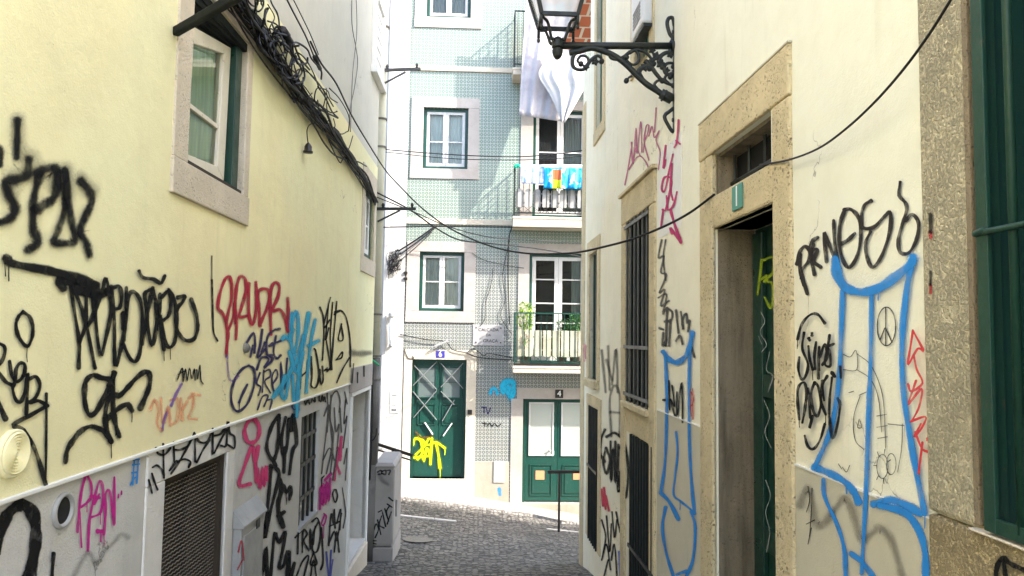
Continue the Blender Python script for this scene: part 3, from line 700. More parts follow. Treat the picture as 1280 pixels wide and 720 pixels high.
mb = MB(); u = RW.px(1267,300,.03)[0]
mb.tube([RW.pt(u, rw[2]+.03, .03), RW.pt(u, rw[3], .03)], .011, 12)
mb.tube([RW.pt(u-.15, rw[2]+.03, .03), RW.pt(u-.15, rw[3], .03)], .011, 12)
z = rz(1240,293); mb.tube(spline([RW.pt(a, z, .045), RW.pt(a-.04, z+.004, .048), RW.pt(a-.1, z, .045), RW.pt(1.2, z+.002, .045)]), .0085, 10)
part('window_bars', mb, M['green_iron'], gw, smooth=True)
# ================================================================= TILED FACADE ACROSS THE STREET
FB = root('tiled_building', FC.pt(0.5, -3.1, -.5), 'sunlit house faced with green patterned tiles closing the end of the alley', 'building')
X0 = FC.px(507, 330)[0]; X1 = 6.0
def F(x, y): return FC.px(x, y)
def frect(x0, y0, x1, y1, dep=.16):
    a = F(x0, (y0+y1)/2); b = F(x1, (y0+y1)/2); m = (x0+x1)/2
    return (a[0], b[0], F(m, y1)[1], F(m, y0)[1], dep)
w_a = frect(534, -52, 589, 22); w_b = frect(529, 135, 585, 211); w_c = frect(524, 315, 580, 389)
bd2 = frect(666, 138, 735, 272); bd1 = frect(661, 317, 735, 455)
d6 = frect(513.5, 449.5, 582, 597, .14); d4 = frect(653, 499, 741, 629, .14)
d6 = d6[:2]+(d6[2]-.02,)+d6[3:]
b_u0 = (w_b[0]+3.55, w_b[1]+3.6)
holes = [w_a, w_b, w_c, bd2, bd1, d6, d4]
ZT = 8.0
part('wall', wall_grid(FC, X0, X1, -4.6, ZT, holes, 0), M['tiles'], FB)
body(FC, FB, X0, X1, -4.6, ZT, M['white_wall'], 7)
mb = MB()
for y0_, y1_ in ((84,90), (274,281)):
    mb.box(FC, X0+.002, X1, F(580,y1_)[1], F(580,y0_)[1], -.05, .035)
part('string_course', mb, M['stone_pale'], FB, bevel=.006)
def fsur(h, x0, x1, yt, yb, m=M['pink_stone'], d=.02):
    jl = h[0]-F(x0, 300)[0] if x0 else 0; jr = F(x1, 300)[0]-h[1] if x1 else 0
    zt = F((x0 or 600), yt)[1] if yt is not None else None; zb_ = F((x0 or 600), yb)[1] if yb is not None else None
    return surround(FC, FB, h, jl, jr, zt, zb_, m, d, .16, bevel=.005)
def sx(x, yref): return x
def jx(h, l, r, zt, zb, m=M['pink_stone']): return surround(FC, FB, h, l, r, zt, zb, m, .02, .16, bevel=.005)
P = 1/64.2
jx(w_a, 15*P, 14*P, w_a[3]+.25, w_a[2]-14*P); jx(w_b, 15.5*P, 14*P, w_b[3]+13*P, w_b[2]-13*P); jx(w_c, 16*P, 14*P, w_c[3]+13*P, w_c[2]-14*P)
jx(bd2, 16*P, 12*P, bd2[3]+12*P, None); jx(bd1, 14*P, 12*P, bd1[3]+12*P, None)
M['white_wood_far'] = paint('sunlit_white_window_paint', (.55,.54,.52), .5, .35, (.3,.28,.24)); jx(d6, 10*P, 12*P, d6[3]+12*P, None, M['stone_pale']);  # white_wood_far is white_wood darkened against the sun on the facade
mb = MB(); mb.box(FC, d4[0]-15*P, d4[0], -3.6, d4[3], -.14, .02); mb.box(FC, d4[0]-8*P, d4[1]+10*P, d4[3]+.001, d4[3]+14*P, -.14, .022); mb.box(FC, d4[1], d4[1]+10*P, -3.6, d4[3], -.14, .02)
part('door_surround', mb, M['pink_stone'], FB, bevel=.005)
window(FC, FB, w_a, -.06, M['green_door'], M['white_wood_far'], 2, (.5,), .06, .05, 'curtain_grey')
wb = window(FC, FB, w_b, -.06, M['green_door'], M['white_wood_far'], 2, (.45,), .06, .055, 'curtain_white')
wc = window(FC, FB, w_c, -.06, M['green_door'], M['white_wood_far'], 2, (.5,), .06, .05, None)
curt(FC, wc, w_c[0]+.08, w_c[1]-.08, w_c[2]+.06, w_c[3]-.06, -.16, M['curtain_white'], .02, .08, gap=.35)
bw2 = window(FC, FB, bd2, -.07, M['green_door'], M['white_wood_far'], 2, (.3, .62), .06, .06, None, name='balcony_window')
mb = MB(); mb.box(FC, bd2[0]+.1, bd2[0]+.5, bd2[2], bd2[3]-.08, -.14, -.12)
for i in range(6): mb.box(FC, bd2[0]+.11+i*.063, bd2[0]+.15+i*.063, bd2[2], bd2[3]-.1, -.12, -.112)
part('inner_shutter', mb, plain('dark_grey_boards', (.035,.033,.035), .6), bw2)
curt(FC, bw2, bd2[0]+.55, bd2[1]-.05, bd2[2], bd2[3]-.06, -.15, M['curtain_grey'], .012, .05)
bw1 = window(FC, FB, bd1, -.07, M['green_door'], M['white_wood_far'], 2, (.36, .55, .78), .06, .075, None, name='balcony_window')
curt(FC, bw1, bd1[0]+.85, bd1[1]-.1, bd1[2], bd1[3]-.06, -.16, M['curtain_grey'], .015, .08)
# lower wall pieces between the doors
mb = MB(); a = F(594, 550)[0]; b = F(637, 550)[0]
mb.box(FC, a, b, -3.7, F(600,577)[1], -.01, .012); mb.box(FC, X0, d6[0]-10*P, -3.7, F(510,440)[1], -.01, .010); mb.box(FC, d6[1]+12*P, a, -3.7, F(590,520)[1], -.01, .014)
part('base_render', mb, M['base_far'], FB, bevel=.004)
mb = MB(); mb.box(FC, F(617,590)[0], F(631,590)[0], F(620,603)[1], F(620,576)[1], .012, .03); part('meter_cover', mb, M['white_wall'], FB, bevel=.006)
mb = MB(); mb.box(FC, d6[0]-10*P, d6[1]+12*P, -3.8, d6[2], -.14, .045); part('door_step', mb, M['stone_pale'], FB, bevel=.01)
# pale newer tiles (lower middle) 
# double door with iron lattice
def leaf(h, d, u0, u1, m, panels, panes, parent, nm='door_leaf'):
    mb = MB(); mb.box(FC, u0+.004, u1-.004, h[2]+.02, h[3]-.05, d-.05, d)
    for a0, a1, b0, b1 in panels:
        U0 = u0+(u1-u0)*a0; U1 = u0+(u1-u0)*a1; Z0 = h[2]+(h[3]-h[2])*b0; Z1 = h[2]+(h[3]-h[2])*b1; t = .018
        for q_ in ((U0, U1, Z0, Z0+t), (U0, U1, Z1-t, Z1), (U0, U0+t, Z0, Z1), (U1-t, U1, Z0, Z1)): mb.box(FC, *q_, d, d+.014)
        mb.box(FC, U0+.05, U1-.05, Z0+.05, Z1-.05, d, d+.012)
    o = part(nm, mb, m, parent, bevel=.003)
    for a0, a1, b0, b1, fm in panes:
        U0 = u0+(u1-u0)*a0; U1 = u0+(u1-u0)*a1; Z0 = h[2]+(h[3]-h[2])*b0; Z1 = h[2]+(h[3]-h[2])*b1
        g = MB(); g.box(FC, U0, U1, Z0, Z1, d, d+.006); part('pane', g, frost, o)
        g = MB(); t = .03
        for q_ in ((U0-t, U1+t, Z0-t, Z0), (U0-t, U1+t, Z1, Z1+t), (U0-t, U0, Z0, Z1), (U1, U1+t, Z0, Z1)): g.box(FC, *q_, d, d+.02)
        g.box(FC, U0, U1, (Z0+Z1)/2-.004, (Z0+Z1)/2+.004, d, d+.01)
        part('pane_frame', g, fm, o, bevel=.003)
    return o
t_ = NT('milky_door_glass'); t_.bsdf(c4((.40,.43,.39)), .12, spec=.6); frost = t_.m
t_ = NT('dim_door_glass'); t_.bsdf(c4((.12,.15,.145)), .2, spec=.4); frost2 = t_.m
def doorframe(h, m, name, label):
    mb = MB(); mb.box(FC, h[0], h[0]+.05, h[2], h[3], -.14, -.07); mb.box(FC, h[1]-.05, h[1], h[2], h[3], -.14, -.07); mb.box(FC, h[0]+.05, h[1]-.05, h[3]-.06, h[3], -.14, -.07)
    return part(name, mb, m, FB, bevel=.003, label=label)
M['iron_light'] = paint('highlight_grey_bar', (.20,.21,.21), .5, .3, (.1,.09,.08))  # pale grey puts the highlights of the bars into their colour
D6 = doorframe(d6, M['green_door'], 'double_door', 'dark green double door with diagonal iron bars, number six')
mid = (d6[0]+d6[1])/2
_f = frost; frost = frost2
leaf(d6, -.10, d6[0]+.05, mid, M['green_door'], ((.14,.86,.44,.62),), ((.16,.84,.68,.93,M['green_door']),), D6)
leaf(d6, -.10, mid, d6[1]-.05, M['green_door'], ((.14,.86,.44,.62),), ((.16,.84,.68,.93,M['green_door']),), D6)
frost = _f
mb = MB(); D_ = -.06
def fl(mb, x0, y0, x1, y1, w=.02, d=-.06): a = FC.px(x0, y0, d); b = FC.px(x1, y1, d); mb.bar(FC.pt(a[0], a[1], d), FC.pt(b[0], b[1], d), w, w*.6)
for l in ((518,457,546,487),(546,452,516,482),(516,489,546,525),(546,488,517,522),(551,454,579,486),(579,454,551,484),(551,489,568,506),(568,500,553,526)): fl(mb, *l, w=.026)
part('diagonal_grille', mb, M['iron_light'], D6, label='diagonal iron bars nailed across both leaves')
mb = MB(); fl(mb, 531, 528, 541, 543, .035, -.07); fl(mb, 565, 529, 554, 545, .035, -.07); part('handle', mb, M['white_plastic'], D6)
D4 = doorframe(d4, M['green_door'], 'double_door', 'green double door with two tall milky panes, number four')
mid4 = (d4[0]+d4[1])/2
leaf(d4, -.10, d4[0]+.05, mid4, M['green_door'], ((.16,.84,.06,.36),), ((.16,.84,.46,.95,M['white_wood_far']),), D4)
leaf(d4, -.10, mid4, d4[1]-.05, M['green_door'], ((.16,.84,.06,.36),), ((.16,.84,.46,.95,M['white_wood_far']),), D4)
mb = MB(); c_ = FC.px(687,563,-.1); mb.lathe(FC.pt(c_[0], c_[1], -.1), [(0,0),(.015,0),(.012,.03),(.028,.045),(.028,.06),(0,.07)], 12, FC.N)
c_ = FC.px(692,566,-.1); mb.box(FC, c_[0]-.01, c_[0]+.012, c_[1]-.04, c_[1]+.04, -.1, -.085); part('handle', mb, M['steel'], D4)
for x in (675, 722):
    mb = MB(); c_ = FC.px(x, 594, -.08); mb.box(FC, c_[0]-.085, c_[0]+.085, c_[1]-.085, c_[1]+.085, -.088, -.082); part('paper_notice', mb, M['orange_paper'], D4)
mb = MB(); mb.box(FC, d4[0]-15*P, d4[1]+.1, -3.8, d4[2]-.001, -.14, .05); part('door_step', mb, M['base_far'], FB, bevel=.01)
# balconies
def balcony(ytop, yb, yrail, plank, side):
    p = .5; u0 = FC.px(641.5, ytop, p)[0]; u1 = 4.2
    zt_ = FC.px(642, ytop, p)[1]; zb_ = FC.px(642, yb, p)[1]; zr_ = FC.px(642, yrail, p)[1]
    mb = MB(); mb.box(FC, u0, u1, zb_, zt_, .001, p); mb.box(FC, u0-.012, u1, zt_-.05, zt_-.01, .001, p+.012)
    b = part('balcony', mb, M['stone_pale'], FB, bevel=.008)
    mb = MB(); q = .022
    rr = [FC.pt(u0+q, zr_, .02), FC.pt(u0+q, zr_, p-q), FC.pt(u1-q, zr_, p-q), FC.pt(u1-q, zr_, .02)]
    for a, c in zip(rr, rr[1:]): mb.bar(a, c, .022, .022)
    lo = [v-Vector((0,0,zr_-zt_-.07)) for v in rr]
    for a, c in zip(lo, lo[1:]): mb.bar(a, c, .02, .02)
    hgt = zr_-zt_-.07; 
    for a in (rr[1], rr[2]): mb.bar(a+Vector((0,0,.0)), a-Vector((0,0,hgt+.07)), .024)
    n = int((u1-u0)/.11)
    for i in range(n): 
        x = u0+q+(u1-u0-2*q)*(i+.5)/n; mb.bar(FC.pt(x, zr_, p-q), FC.pt(x, zt_+.07, p-q), .010)
    for i in range(5):
        y = .02+(p-.04)*(i+.5)/5; mb.bar(FC.pt(u0+q, zr_, y), FC.pt(u0+q, zt_+.07, y), .010)
    # diagonal lattice on the side and bottom
    for i in range(7):
        z0 = zt_+.07+hgt*i/7; 
        mb.bar(FC.pt(u0+q, z0, .02), FC.pt(u0+q, z0+hgt/7, p-q), .007); mb.bar(FC.pt(u0+q, z0+hgt/7, .02), FC.pt(u0+q, z0, p-q), .007)
    m_ = int((u1-u0)/.17)
    if plank != 'none':
        for i in range(m_):
            x = u0+q+(u1-u0-2*q)*i/m_; x2 = u0+q+(u1-u0-2*q)*(i+1)/m_
            mb.bar(FC.pt(x, zt_+.06, p-q+.012), FC.pt(x2, zt_+.20, p-q+.012), .007); mb.bar(FC.pt(x, zt_+.20, p-q+.012), FC.pt(x2, zt_+.06, p-q+.012), .007)
    part('railing', mb, side, b)
    return b, u0, u1, zt_, zr_, p
B2 = balcony(270, 283, 207, 'arch', M['iron'])
B1 = balcony(457, 466, 391, 'flat', M['green_door'])
B3 = balcony(84, 93, 13, 'none', M['iron'])
def pickets(Bt, y0, y1, m, round_, w=.135, step=.17, label=None):
    b, u0, u1, zt_, zr_, p = Bt; za = FC.px(680, y1, p)[1]; zb_ = FC.px(680, y0, p)[1]; k = 0; x = u0+.05
    while x < u1-.15:
        mb = MB(); pts = [(x, za), (x+w, za), (x+w, zb_-(.06 if round_ else 0))]
        if round_: pts += [(x+w/2+w/2*math.cos(a), zb_-.06+.06*math.sin(a)) for a in [math.pi*i/8 for i in range(1, 8)]]
        else: pts += []
        pts += [(x, zb_-(.06 if round_ else 0))]
        mb.slab(FC, pts, p-.045+.01*(k%2), p-.033+.01*(k%2)); part('picket', mb, m, b, bevel=.002); x += step*random.uniform(.96, 1.04); k += 1
    mb = MB()
    for zz in (za+(zb_-za)*.25, za+(zb_-za)*.75): mb.box(FC, u0+.04, u1-.05, zz-.015, zz+.015, p-.062, p-.048)
    part('picket_rail', mb, m, b)
pk = stucco('weathered_picket_paint', (.38,.37,.35), (.22,.20,.17), .6, .6, .2, scale=3)
pickets(B2, 236, 259, pk, True)
pk2 = stucco('mossy_picket_paint', (.44,.43,.34), (.26,.25,.15), .7, .6, .2, scale=3)
pickets(B1, 413, 446, pk2, False, .15)
mb = MB(); b_, u0, u1, zt_, zr_, p = B1; mb.box(FC, u0+.01, u1, zt_+.005, zt_+.045, p-.05, p+.006); part('base_bar', mb, M['black_enamel'], b_)
# ================================================================= WHITE NEIGHBOUR
WB = root('white_building', FC.pt(-3, -2.9, -.5), 'white house seen as a narrow strip left of the tiled facade', 'building')
part('wall', wall_grid(FC, -9, X0-.002, -4, ZT+.4, [], .03), M['white_wall'], WB)
body(FC, WB, -9, X0-.004, -4, ZT+.4, M['white_wall'], 7)
mb = MB(); u = F(493, 600)[0]; mb.box(FC, -9, X0-.004, -4, F(495,560)[1], .03, .05); part('plinth', mb, M['white_wall'], WB, bevel=.01)
mb = MB(); mb.box(FC, F(484,200)[0], F(489,200)[0], F(484,560)[1], ZT, .03, .09); part('wall_pilaster', mb, M['white_wall'], WB, bevel=.006)
# ================================================================= GROUND
def lerp_t(tab, y):
    if y <= tab[0][0]: return tab[0][1]+(y-tab[0][0])*.08*0
    for (a, b), (c, d) in zip(tab, tab[1:]):
        if y <= c: return b+(d-b)*(y-a)/(c-a)
    return tab[-1][1]
BASE = [(-20,-1.0),(-4,-1.45),(0,-1.62),(3,-1.92),(7.5,-2.46),(9.2,-2.72),(12.3,-3.03),(14.4,-3.13),(40,-3.2)]
SLX = [(-20,0),(8.5,0),(12.3,-.10),(14.4,-.165),(40,-.165)]
def gz(x, y): return lerp_t(BASE, y)+lerp_t(SLX, y)*max(-12, min(12, x))
def sheet(name, xs, ys, f, m, thick=0):
    mb = MB(); mb.open = True; nx = len(xs)
    for y in ys:
        for x in xs: mb.v.append(Vector((x, y, f(x, y))))
    for j in range(len(ys)-1):
        for i in range(nx-1): a = j*nx+i; mb.f.append((a, a+1, a+nx+1, a+nx))
    o = part(name, mb, m, loc=(0,0,0), smooth=True); o['kind'] = 'structure'; return o
def rng(a, b, n): return [a+(b-a)*i/n for i in range(n+1)]
ys = [-40,-20,-10]+rng(-4, 18, 110)+[25, 40]
gnd = sheet('street', [-60,-30]+rng(-12, 12, 96)+[30,60], ys, lambda x, y: gz(x, y)+.012*noise.noise(Vector((x*1.1, y*1.1, 0)))+.006*noise.noise(Vector((x*3, y*3, 1))), M['cobble'])
# pavement along the facade: limestone setts with a kerb
def pav_y(x): return 13.42+.10*math.sin(x*.7+.6)-(.28 if x > 1.0 else 0)*min(1, max(0, (x-1.0)/.5))
mb = MB(); mb.open = True; xs = rng(-12, 12, 96)
for k in range(len(xs)):
    x = xs[k]; y0 = pav_y(x)
    mb.v += [Vector((x, y0, gz(x, y0)-.05)), Vector((x, y0, gz(x, y0)+.05)), Vector((x, y0+.13, gz(x, y0+.13)+.052)), Vector((x, 14.6, gz(x, 14.4)+.055))]
for k in range(len(xs)-1):
    for j in range(3): a = k*4+j; mb.f.append((a, a+4, a+5, a+1))
pv = part('pavement', mb, M['calcada'], loc=(0,0,0)); pv['kind'] = 'structure'
# kerb strips of the near side of the cross street
for xa, xb, ya, yb in ((-9, -.32, 12.25, 12.1), (1.15, 10, 12.3, 12.45)):
    mb = MB(); n = 24
    for i in range(n):
        x0 = xa+(xb-xa)*i/n; x1 = xa+(xb-xa)*(i+1)/n-.008; y0 = ya+(yb-ya)*i/n; w = .09
        mb.hexa([Vector((x, y, gz(x, y)+z)) for z in (-.05, .018) for x, y in ((x0,y0),(x1,y0),(x1,y0+w),(x0,y0+w))])
    k_ = part('kerb', mb, M['kerb'], loc=(0,0,0), bevel=.006); k_['kind'] = 'structure'
M['kerb_dark'] = stone('worn_grey_cover', (.26,.23,.18), (.09,.08,.06), .6, .9, 40)
# manhole patch by the cabinet
mb = MB(); c = Vector((-.80, 10.35, 0)); n = 28
mb.v.append(Vector((c.x, c.y, gz(c.x, c.y)+.022)))
for i in range(n): a = 6.283*i/n; x = c.x+.21*math.cos(a); y = c.y+.21*math.sin(a); mb.v.append(Vector((x, y, gz(x, y)+.020)))
for i in range(n): mb.f.append((0, 1+i, 1+(i+1) % n))
mb.open = True; tag(part('manhole_cover', mb, M['kerb_dark'], loc=c+Vector((0,0,gz(c.x,c.y)))), 'worn round sandy manhole cover in the cobbles beside the grey cabinet', 'manhole cover')
# ================================================================= STREET FURNITURE
# electrical cabinet
CBd = 8.95
def Y(x, y, yy): r = ray(x, y); return r*(yy/r.y)
CF = Fr((0, 9.02), (1, 0), (0, -1))
def cpx(x, y, d=0): return CF.px(x, y, d)
x0 = cpx(465.5,630)[0]; x1 = cpx(491.5,630)[0]; zt_ = cpx(478,584)[1]; zb_ = -2.78; dp = .85
rc = root('electrical_cabinet', CF.pt((x0+x1)/2, zb_, -dp/2), 'grey street cabinet with black tags standing at the foot of the drainpipe', 'utility cabinet')
mb = MB(); mb.box(CF, x0, x1, zb_+.27, zt_, -dp, 0); bd = part('housing', mb, M['cabinet'], rc, bevel=.012)
mb = MB(); mb.box(CF, x0-.012, x1+.012, zt_, zt_+.015, -dp-.01, .012); 
n0 = len(mb.v); P_ = CF.pt; mb.hexa([P_(x0-.012,zt_+.015,.012),P_(x1+.012,zt_+.015,.012),P_(x1+.012,zt_+.015,-dp-.01),P_(x0-.012,zt_+.015,-dp-.01),P_(x0+.02,zt_+.05,-.02),P_(x1-.02,zt_+.05,-.02),P_(x1-.02,zt_+.06,-dp+.03),P_(x0+.02,zt_+.06,-dp+.03)])
part('cap', mb, M['cabinet'], rc, bevel=.004)
mb = MB(); mb.box(CF, x0-.012, x1+.012, zb_-.15, zb_+.262, -dp-.012, .014); part('plinth', mb, M['cabinet'], rc, bevel=.012)
mb = MB(); mb.box(CF, x0+.018, x1-.018, zb_+.30, zt_-.03, 0, .006); dr = part('door', mb, M['cabinet'], rc, bevel=.003)
SF = Fr((x1, 9.02), (0, 1), (1, 0))
mb = MB(); mb.box(SF, .02, dp-.02, zb_+.30, zt_-.03, 0, .006); mb.box(SF, .18, .20, -2.2, -2.0, .006, .03); part('side_door', mb, M['cabinet'], rc, bevel=.003)
graffiti(CF, rc, [[(466,667),(470,655),(473,662),(469,672)],[(472,650),(476,668)],[(477,645),(474,656),(480,660)],[(478,640),(482,658)],[(481,636),(486,652),(483,640),(487,632)],[(484,630),(490,634)],[(486,622),(491,626)],[(484,655),(489,640)],[(473,640),(477,638)]], (.02,.02,.02), 1.8, .2, 1, 'black scrawled tag', .010)
graffiti(CF, rc, [[(472,590),(476,588),(477,592),(473,593)],[(478,589),(482,588),(482,593),(478,592)],[(484,588),(488,588),(486,593)]], (.02,.02,.02), 2, .4, .8, 'small black tag near the top', .010)
graffiti(CF, rc, [[(6,(474,592),(478,600),(484,605))][0]], (.05,.05,.05), 9, .9, .35, 'grey spray haze', .0085)
graffiti(CF, rc, [[(467,676),(470,676)],[(467,679),(470,680)]], (.02,.02,.02), 1.6, .2, 1, 'two black dashes on the base', .02)
# drainpipe at the corner
def vtube(fr, x, ya, yb, d, r, n=16): a = fr.px(x, (ya+yb)/2, d)[0]; return fr.pt(a, fr.px(x, ya, d)[1], d), fr.pt(a, fr.px(x, yb, d)[1], d)
pc = Y(473.5, 300, 9.06); px_, py_ = pc.x, 9.06
rp = root('drainpipe', Vector((px_, py_, -2.72)), 'cream drainpipe with a grimy lower length running down the far corner of the yellow house', 'drainpipe')
zj = Y(466, 447, 9.06).z
mb = MB(); mb.tube([Vector((px_, py_, zj)), Vector((px_, py_, 4.9))], .052, 16); part('upper_pipe', mb, M['pipe_cream'], rp, smooth=True)
mb = MB(); mb.tube([Vector((px_, py_, -2.75)), Vector((px_, py_, -1.55))], .066, 16); mb.tube([Vector((px_, py_, -1.55)), Vector((px_, py_, zj))], .058, 16)
part('lower_pipe', mb, M['pipe_grey'], rp, smooth=True, label='grey stained cast-iron lower length')
mb = MB()
for yy in (35, 150, 185, 394, 446, 475, 544): z = Y(470, yy, 9.06).z; mb.lathe(Vector((px_, py_, z)), [(.05,0),(.066,.0),(.066,.02),(.05,.02)], 16)
part('pipe_clip', mb, M['pipe_grey'], rp)
mb = MB(); mb.box(Fr((px_-.12, 9.12), (1,0), (0,-1)), -.10, .22, -2.9, 4.9, -.02, .0)
# corner cables beside the pipe
CAB = []
def cable(pts, r, label, mat='cable', group=None, n=8, seg=6):
    mb = MB(); mb.tube(spline(pts, seg), r, n); o = part('cable', mb, M[mat], smooth=True); tag(o, label, 'cable', group); CAB.append(o); return o
cable([Y(465,y,9.0) for y in (228,300,380,450,520)]+[Y(462,600,9.0)], .012, 'black cable running down beside the corner drainpipe of the yellow house')
mb = MB(); mb.tube(spline([Y(463,449,8.93), Y(468,452,8.93), Y(474,457,8.93)]), .013, 8); tag(part('green_strap', mb, plain('green_plastic', (.02,.30,.14), .5), smooth=True), 'bright green strap tied round the drainpipe', 'strap')
cable([Y(461,551,9), Y(466,550,8.98), Y(470,544,8.97), Y(471,535,8.97)], .008, 'short black cable hooked onto the grimy foot of the drainpipe')
# iron brackets projecting from the corner
def wallbracket(xa, ya, xb, yb, ydiag, xdiag, lab, m):
    r_ = root('wall_bracket', Y(xa, ydiag, 9.0), lab, 'bracket', 'iron wire brackets on the far corner of the yellow house')
    mb = MB(); mb.bar(Y(xa,ya,9.0), Y(xb,yb,9.0), .028, .035); part('arm', mb, m, r_, bevel=.002)
    mb = MB(); mb.bar(Y(xa+1,ydiag,9.0), Y(xdiag,ya+2,9.0), .018, .02); part('brace', mb, m, r_)
    mb = MB()
    for t in (.16, .9): p = Y(xa,ya,9.0).lerp(Y(xb,yb,9.0), t); mb.lathe(p+Vector((0,0,.01)), [(0,0),(.018,0),(.014,.02),(.022,.035),(.012,.06),(0,.062)], 10)
    part('insulator', mb, m, r_, smooth=True)
wallbracket(476,88,526,86,106,507,'upper iron wire bracket on the corner, level with the stone band of the tiled house',M['iron_grey'])
wallbracket(471,261,520,261,277,500,'lower black iron wire bracket jutting over the drainpipe',M['iron'])
# iron strut crossing the near window
a = LP(219,40,.014); b = LP(300,-6,.42); mb = MB(); mb.bar(a, b, .030, .038); 
st = part('iron_strut', mb, M['black_green'], loc=a, bevel=.006); tag(st, 'thick dark iron strut slanting out across the head of the near left window', 'strut')
# meter box
mu0 = LW.px(291,660)[0]; mu1 = LW.px(320,640)[0]; mz = LW.px(319,640)[1]
rm_ = root('meter_box', LW.pt((mu0+mu1)/2, -1.9, .0), 'grey wall-mounted meter box to the right of the dark vent', 'meter box')
mb = MB(); mb.box(LW, mu0, mu1, -1.9, mz, 0, .05); part('housing', mb, M['steel'], rm_, bevel=.006)
mb = MB(); mb.box(LW, mu0+.03, mu1-.03, -1.85, mz-.05, .05, .056); mb.hexa([LW.pt(mu0-.01,mz,0),LW.pt(mu1+.01,mz,0),LW.pt(mu1+.01,mz,.065),LW.pt(mu0-.01,mz,.065),LW.pt(mu0-.01,mz+.10,0),LW.pt(mu1+.01,mz+.10,0),LW.pt(mu1+.01,mz+.012,.065),LW.pt(mu0-.01,mz+.012,.065)]); part('door', mb, M['steel'], rm_, bevel=.002)
mb = MB(); c_ = LW.px(310.5,654); mb.box(LW, c_[0]-.03, c_[0]+.03, c_[1]-.025, c_[1]+.025, .056, .060); part('lock_plate', mb, M['iron'], rm_)
# barriers at the kerb
def barrier(pts_top, posts, yy, lab):
    r_ = root('barrier_rail', Y(posts[0], 655, yy), lab, 'barrier', 'black barrier rails at the cross street kerb')
    mb = MB(); 
    A = [Y(x, y, yy) for x, y in pts_top]
    for p, q in zip(A, A[1:]): mb.bar(p, q, .035, .05)
    part('rail', mb, M['black_enamel'], r_, bevel=.004)
    for x in posts:
        t = Y(x, 560, yy); # top on rail
        a_, b_ = A[0], A[-1]; f = (t.x-a_.x)/(b_.x-a_.x); top = a_.lerp(b_, f)
        mb = MB(); mb.bar(top, Vector((top.x, top.y, gz(top.x, top.y)-.04)), .035); part('post', mb, M['black_enamel'], r_, bevel=.003)
    return r_
barrier([(684,590),(790,589)], [699.5, 775], 12.15, 'black T-shaped barrier in front of green double door number four')
rb2 = barrier([(440,545),(516,569.5)], [491, 450], 12.3, 'black sloping handrail behind the grey cabinet, left of door number six')
mb = MB(); mb.bar(Y(440,550,12.3)+Vector((0,0,-.03)), Y(514,573,12.3)+Vector((0,0,-.03)), .02, .025); part('lower_rail', mb, M['black_enamel'], rb2)
# ================================================================= STREET LAMP
LY = 4.92
def K(x, y, dy=0): return Y(x, y, LY+dy)
uw = RW.px(842, 60)[0]; LY = RW.pt(uw, 0, 0).y
SL = root('street_lamp', Y(842, 165, LY), 'black iron lantern on a scrolled bracket fixed to the cream right wall', 'street lamp')
mb = MB(); mb.tube([K(843,57.5), K(694,57)], .024, 12); mb.tube([K(846,58), K(839,58)], .04, 12); part('arm', mb, M['iron'], SL, smooth=True)
mb = MB(); xp = 843; mb.bar(K(843.5,24), K(843.5,166), .022, .04)
for y in (40, 90, 150): mb.tube([K(845,y), K(840,y)], .016, 8)
part('wall_plate', mb, M['iron'], SL, bevel=.003)
mb = MB(); mb.tube(spline([K(838,55),K(841,48),K(837,42),K(834,30),K(836,23),K(841,23),K(843,32)]), .014, 8); part('wall_hook', mb, M['iron'], SL, smooth=True)
mb = MB(); mb.tube(spline([K(842,135),K(836,140),K(832,143),K(831,148),K(836,158),K(840,164),K(842,164)]), .013, 8); part('wall_hook', mb, M['iron'], SL, smooth=True)
mb = MB(); S = lambda pts, r=.014, rr=None: mb.tube(spline([K(*p) for p in pts]), r, 8)
S([(842,123),(834,122),(822,114),(808,105),(795,93),(782,80),(768,70),(752,63),(738,60),(724,64),(712,66)], .022)
part('brace', mb, M['iron'], SL, smooth=True)
mb = MB(); mb.tube([K(826,117), K(840,124)], .036, 10); mb.tube([K(829,119), K(831,120)], .042, 10); part('brace_collar', mb, M['iron'], SL, smooth=True)
def scroll(pts, r=.013): 
    mb = MB(); Q = spline([K(*p) for p in pts]); mb.tube(Q, [r*(1.15-.5*i/len(Q)) for i in range(len(Q))], 8); mb.lathe(Q[-1]-Vector((0,.014,0)), [(0,0),(.018,.004),(.018,.024),(0,.028)], 10, Vector((0,1,0))); return part('scroll', mb, M['iron'], SL, smooth=True)
scroll([(735,62),(722,65),(716,72),(716,82),(722,87),(731,86),(736,78),(733,71),(726,70),(722,76),(726,80)])
scroll([(731,86),(738,76),(746,70),(751,72),(752,77)])
scroll([(762,66),(764,72),(772,74),(780,71),(786,66),(793,63),(798,68),(798,77),(791,81),(784,76),(783,72)])
scroll([(786,66),(796,62),(806,65),(813,72),(817,80)])
scroll([(797,95),(799,87),(806,83),(812,78),(822,72),(830,66),(838,64)])
scroll([(803,98),(800,90),(806,84),(812,86)], .011)
scroll([(806,76),(814,84),(820,92),(826,99),(834,104),(842,107)], .016)
scroll([(842,92),(834,93),(830,87),(833,80),(840,79),(842,83)])
scroll([(822,112),(818,106),(822,101),(828,101)], .011)
scroll([(836,105),(831,99),(834,93),(838,96)], .011)
scroll([(842,66),(834,66),(827,70),(824,78),(828,84)])
scroll([(790,95),(786,97),(783,101)], .008)
for x, y, s in ((812,80,1.3),(820,70,1),(826,80,1.1),(806,84,1),(732,84,.8),(744,77,.9),(838,68,.9),(815,63,.8),(833,88,.8)):
    c = K(x, y); mb = MB()
    for a in (0, 1.26, 2.5, 3.8, 5.0):
        t = c+Vector((math.cos(a), 0, math.sin(a)))*.034*s; mb.tube([c, c.lerp(t, .6), t], [.010*s, .013*s, .002], 6)
    part('leaf_ornament', mb, M['iron'], SL, smooth=True)
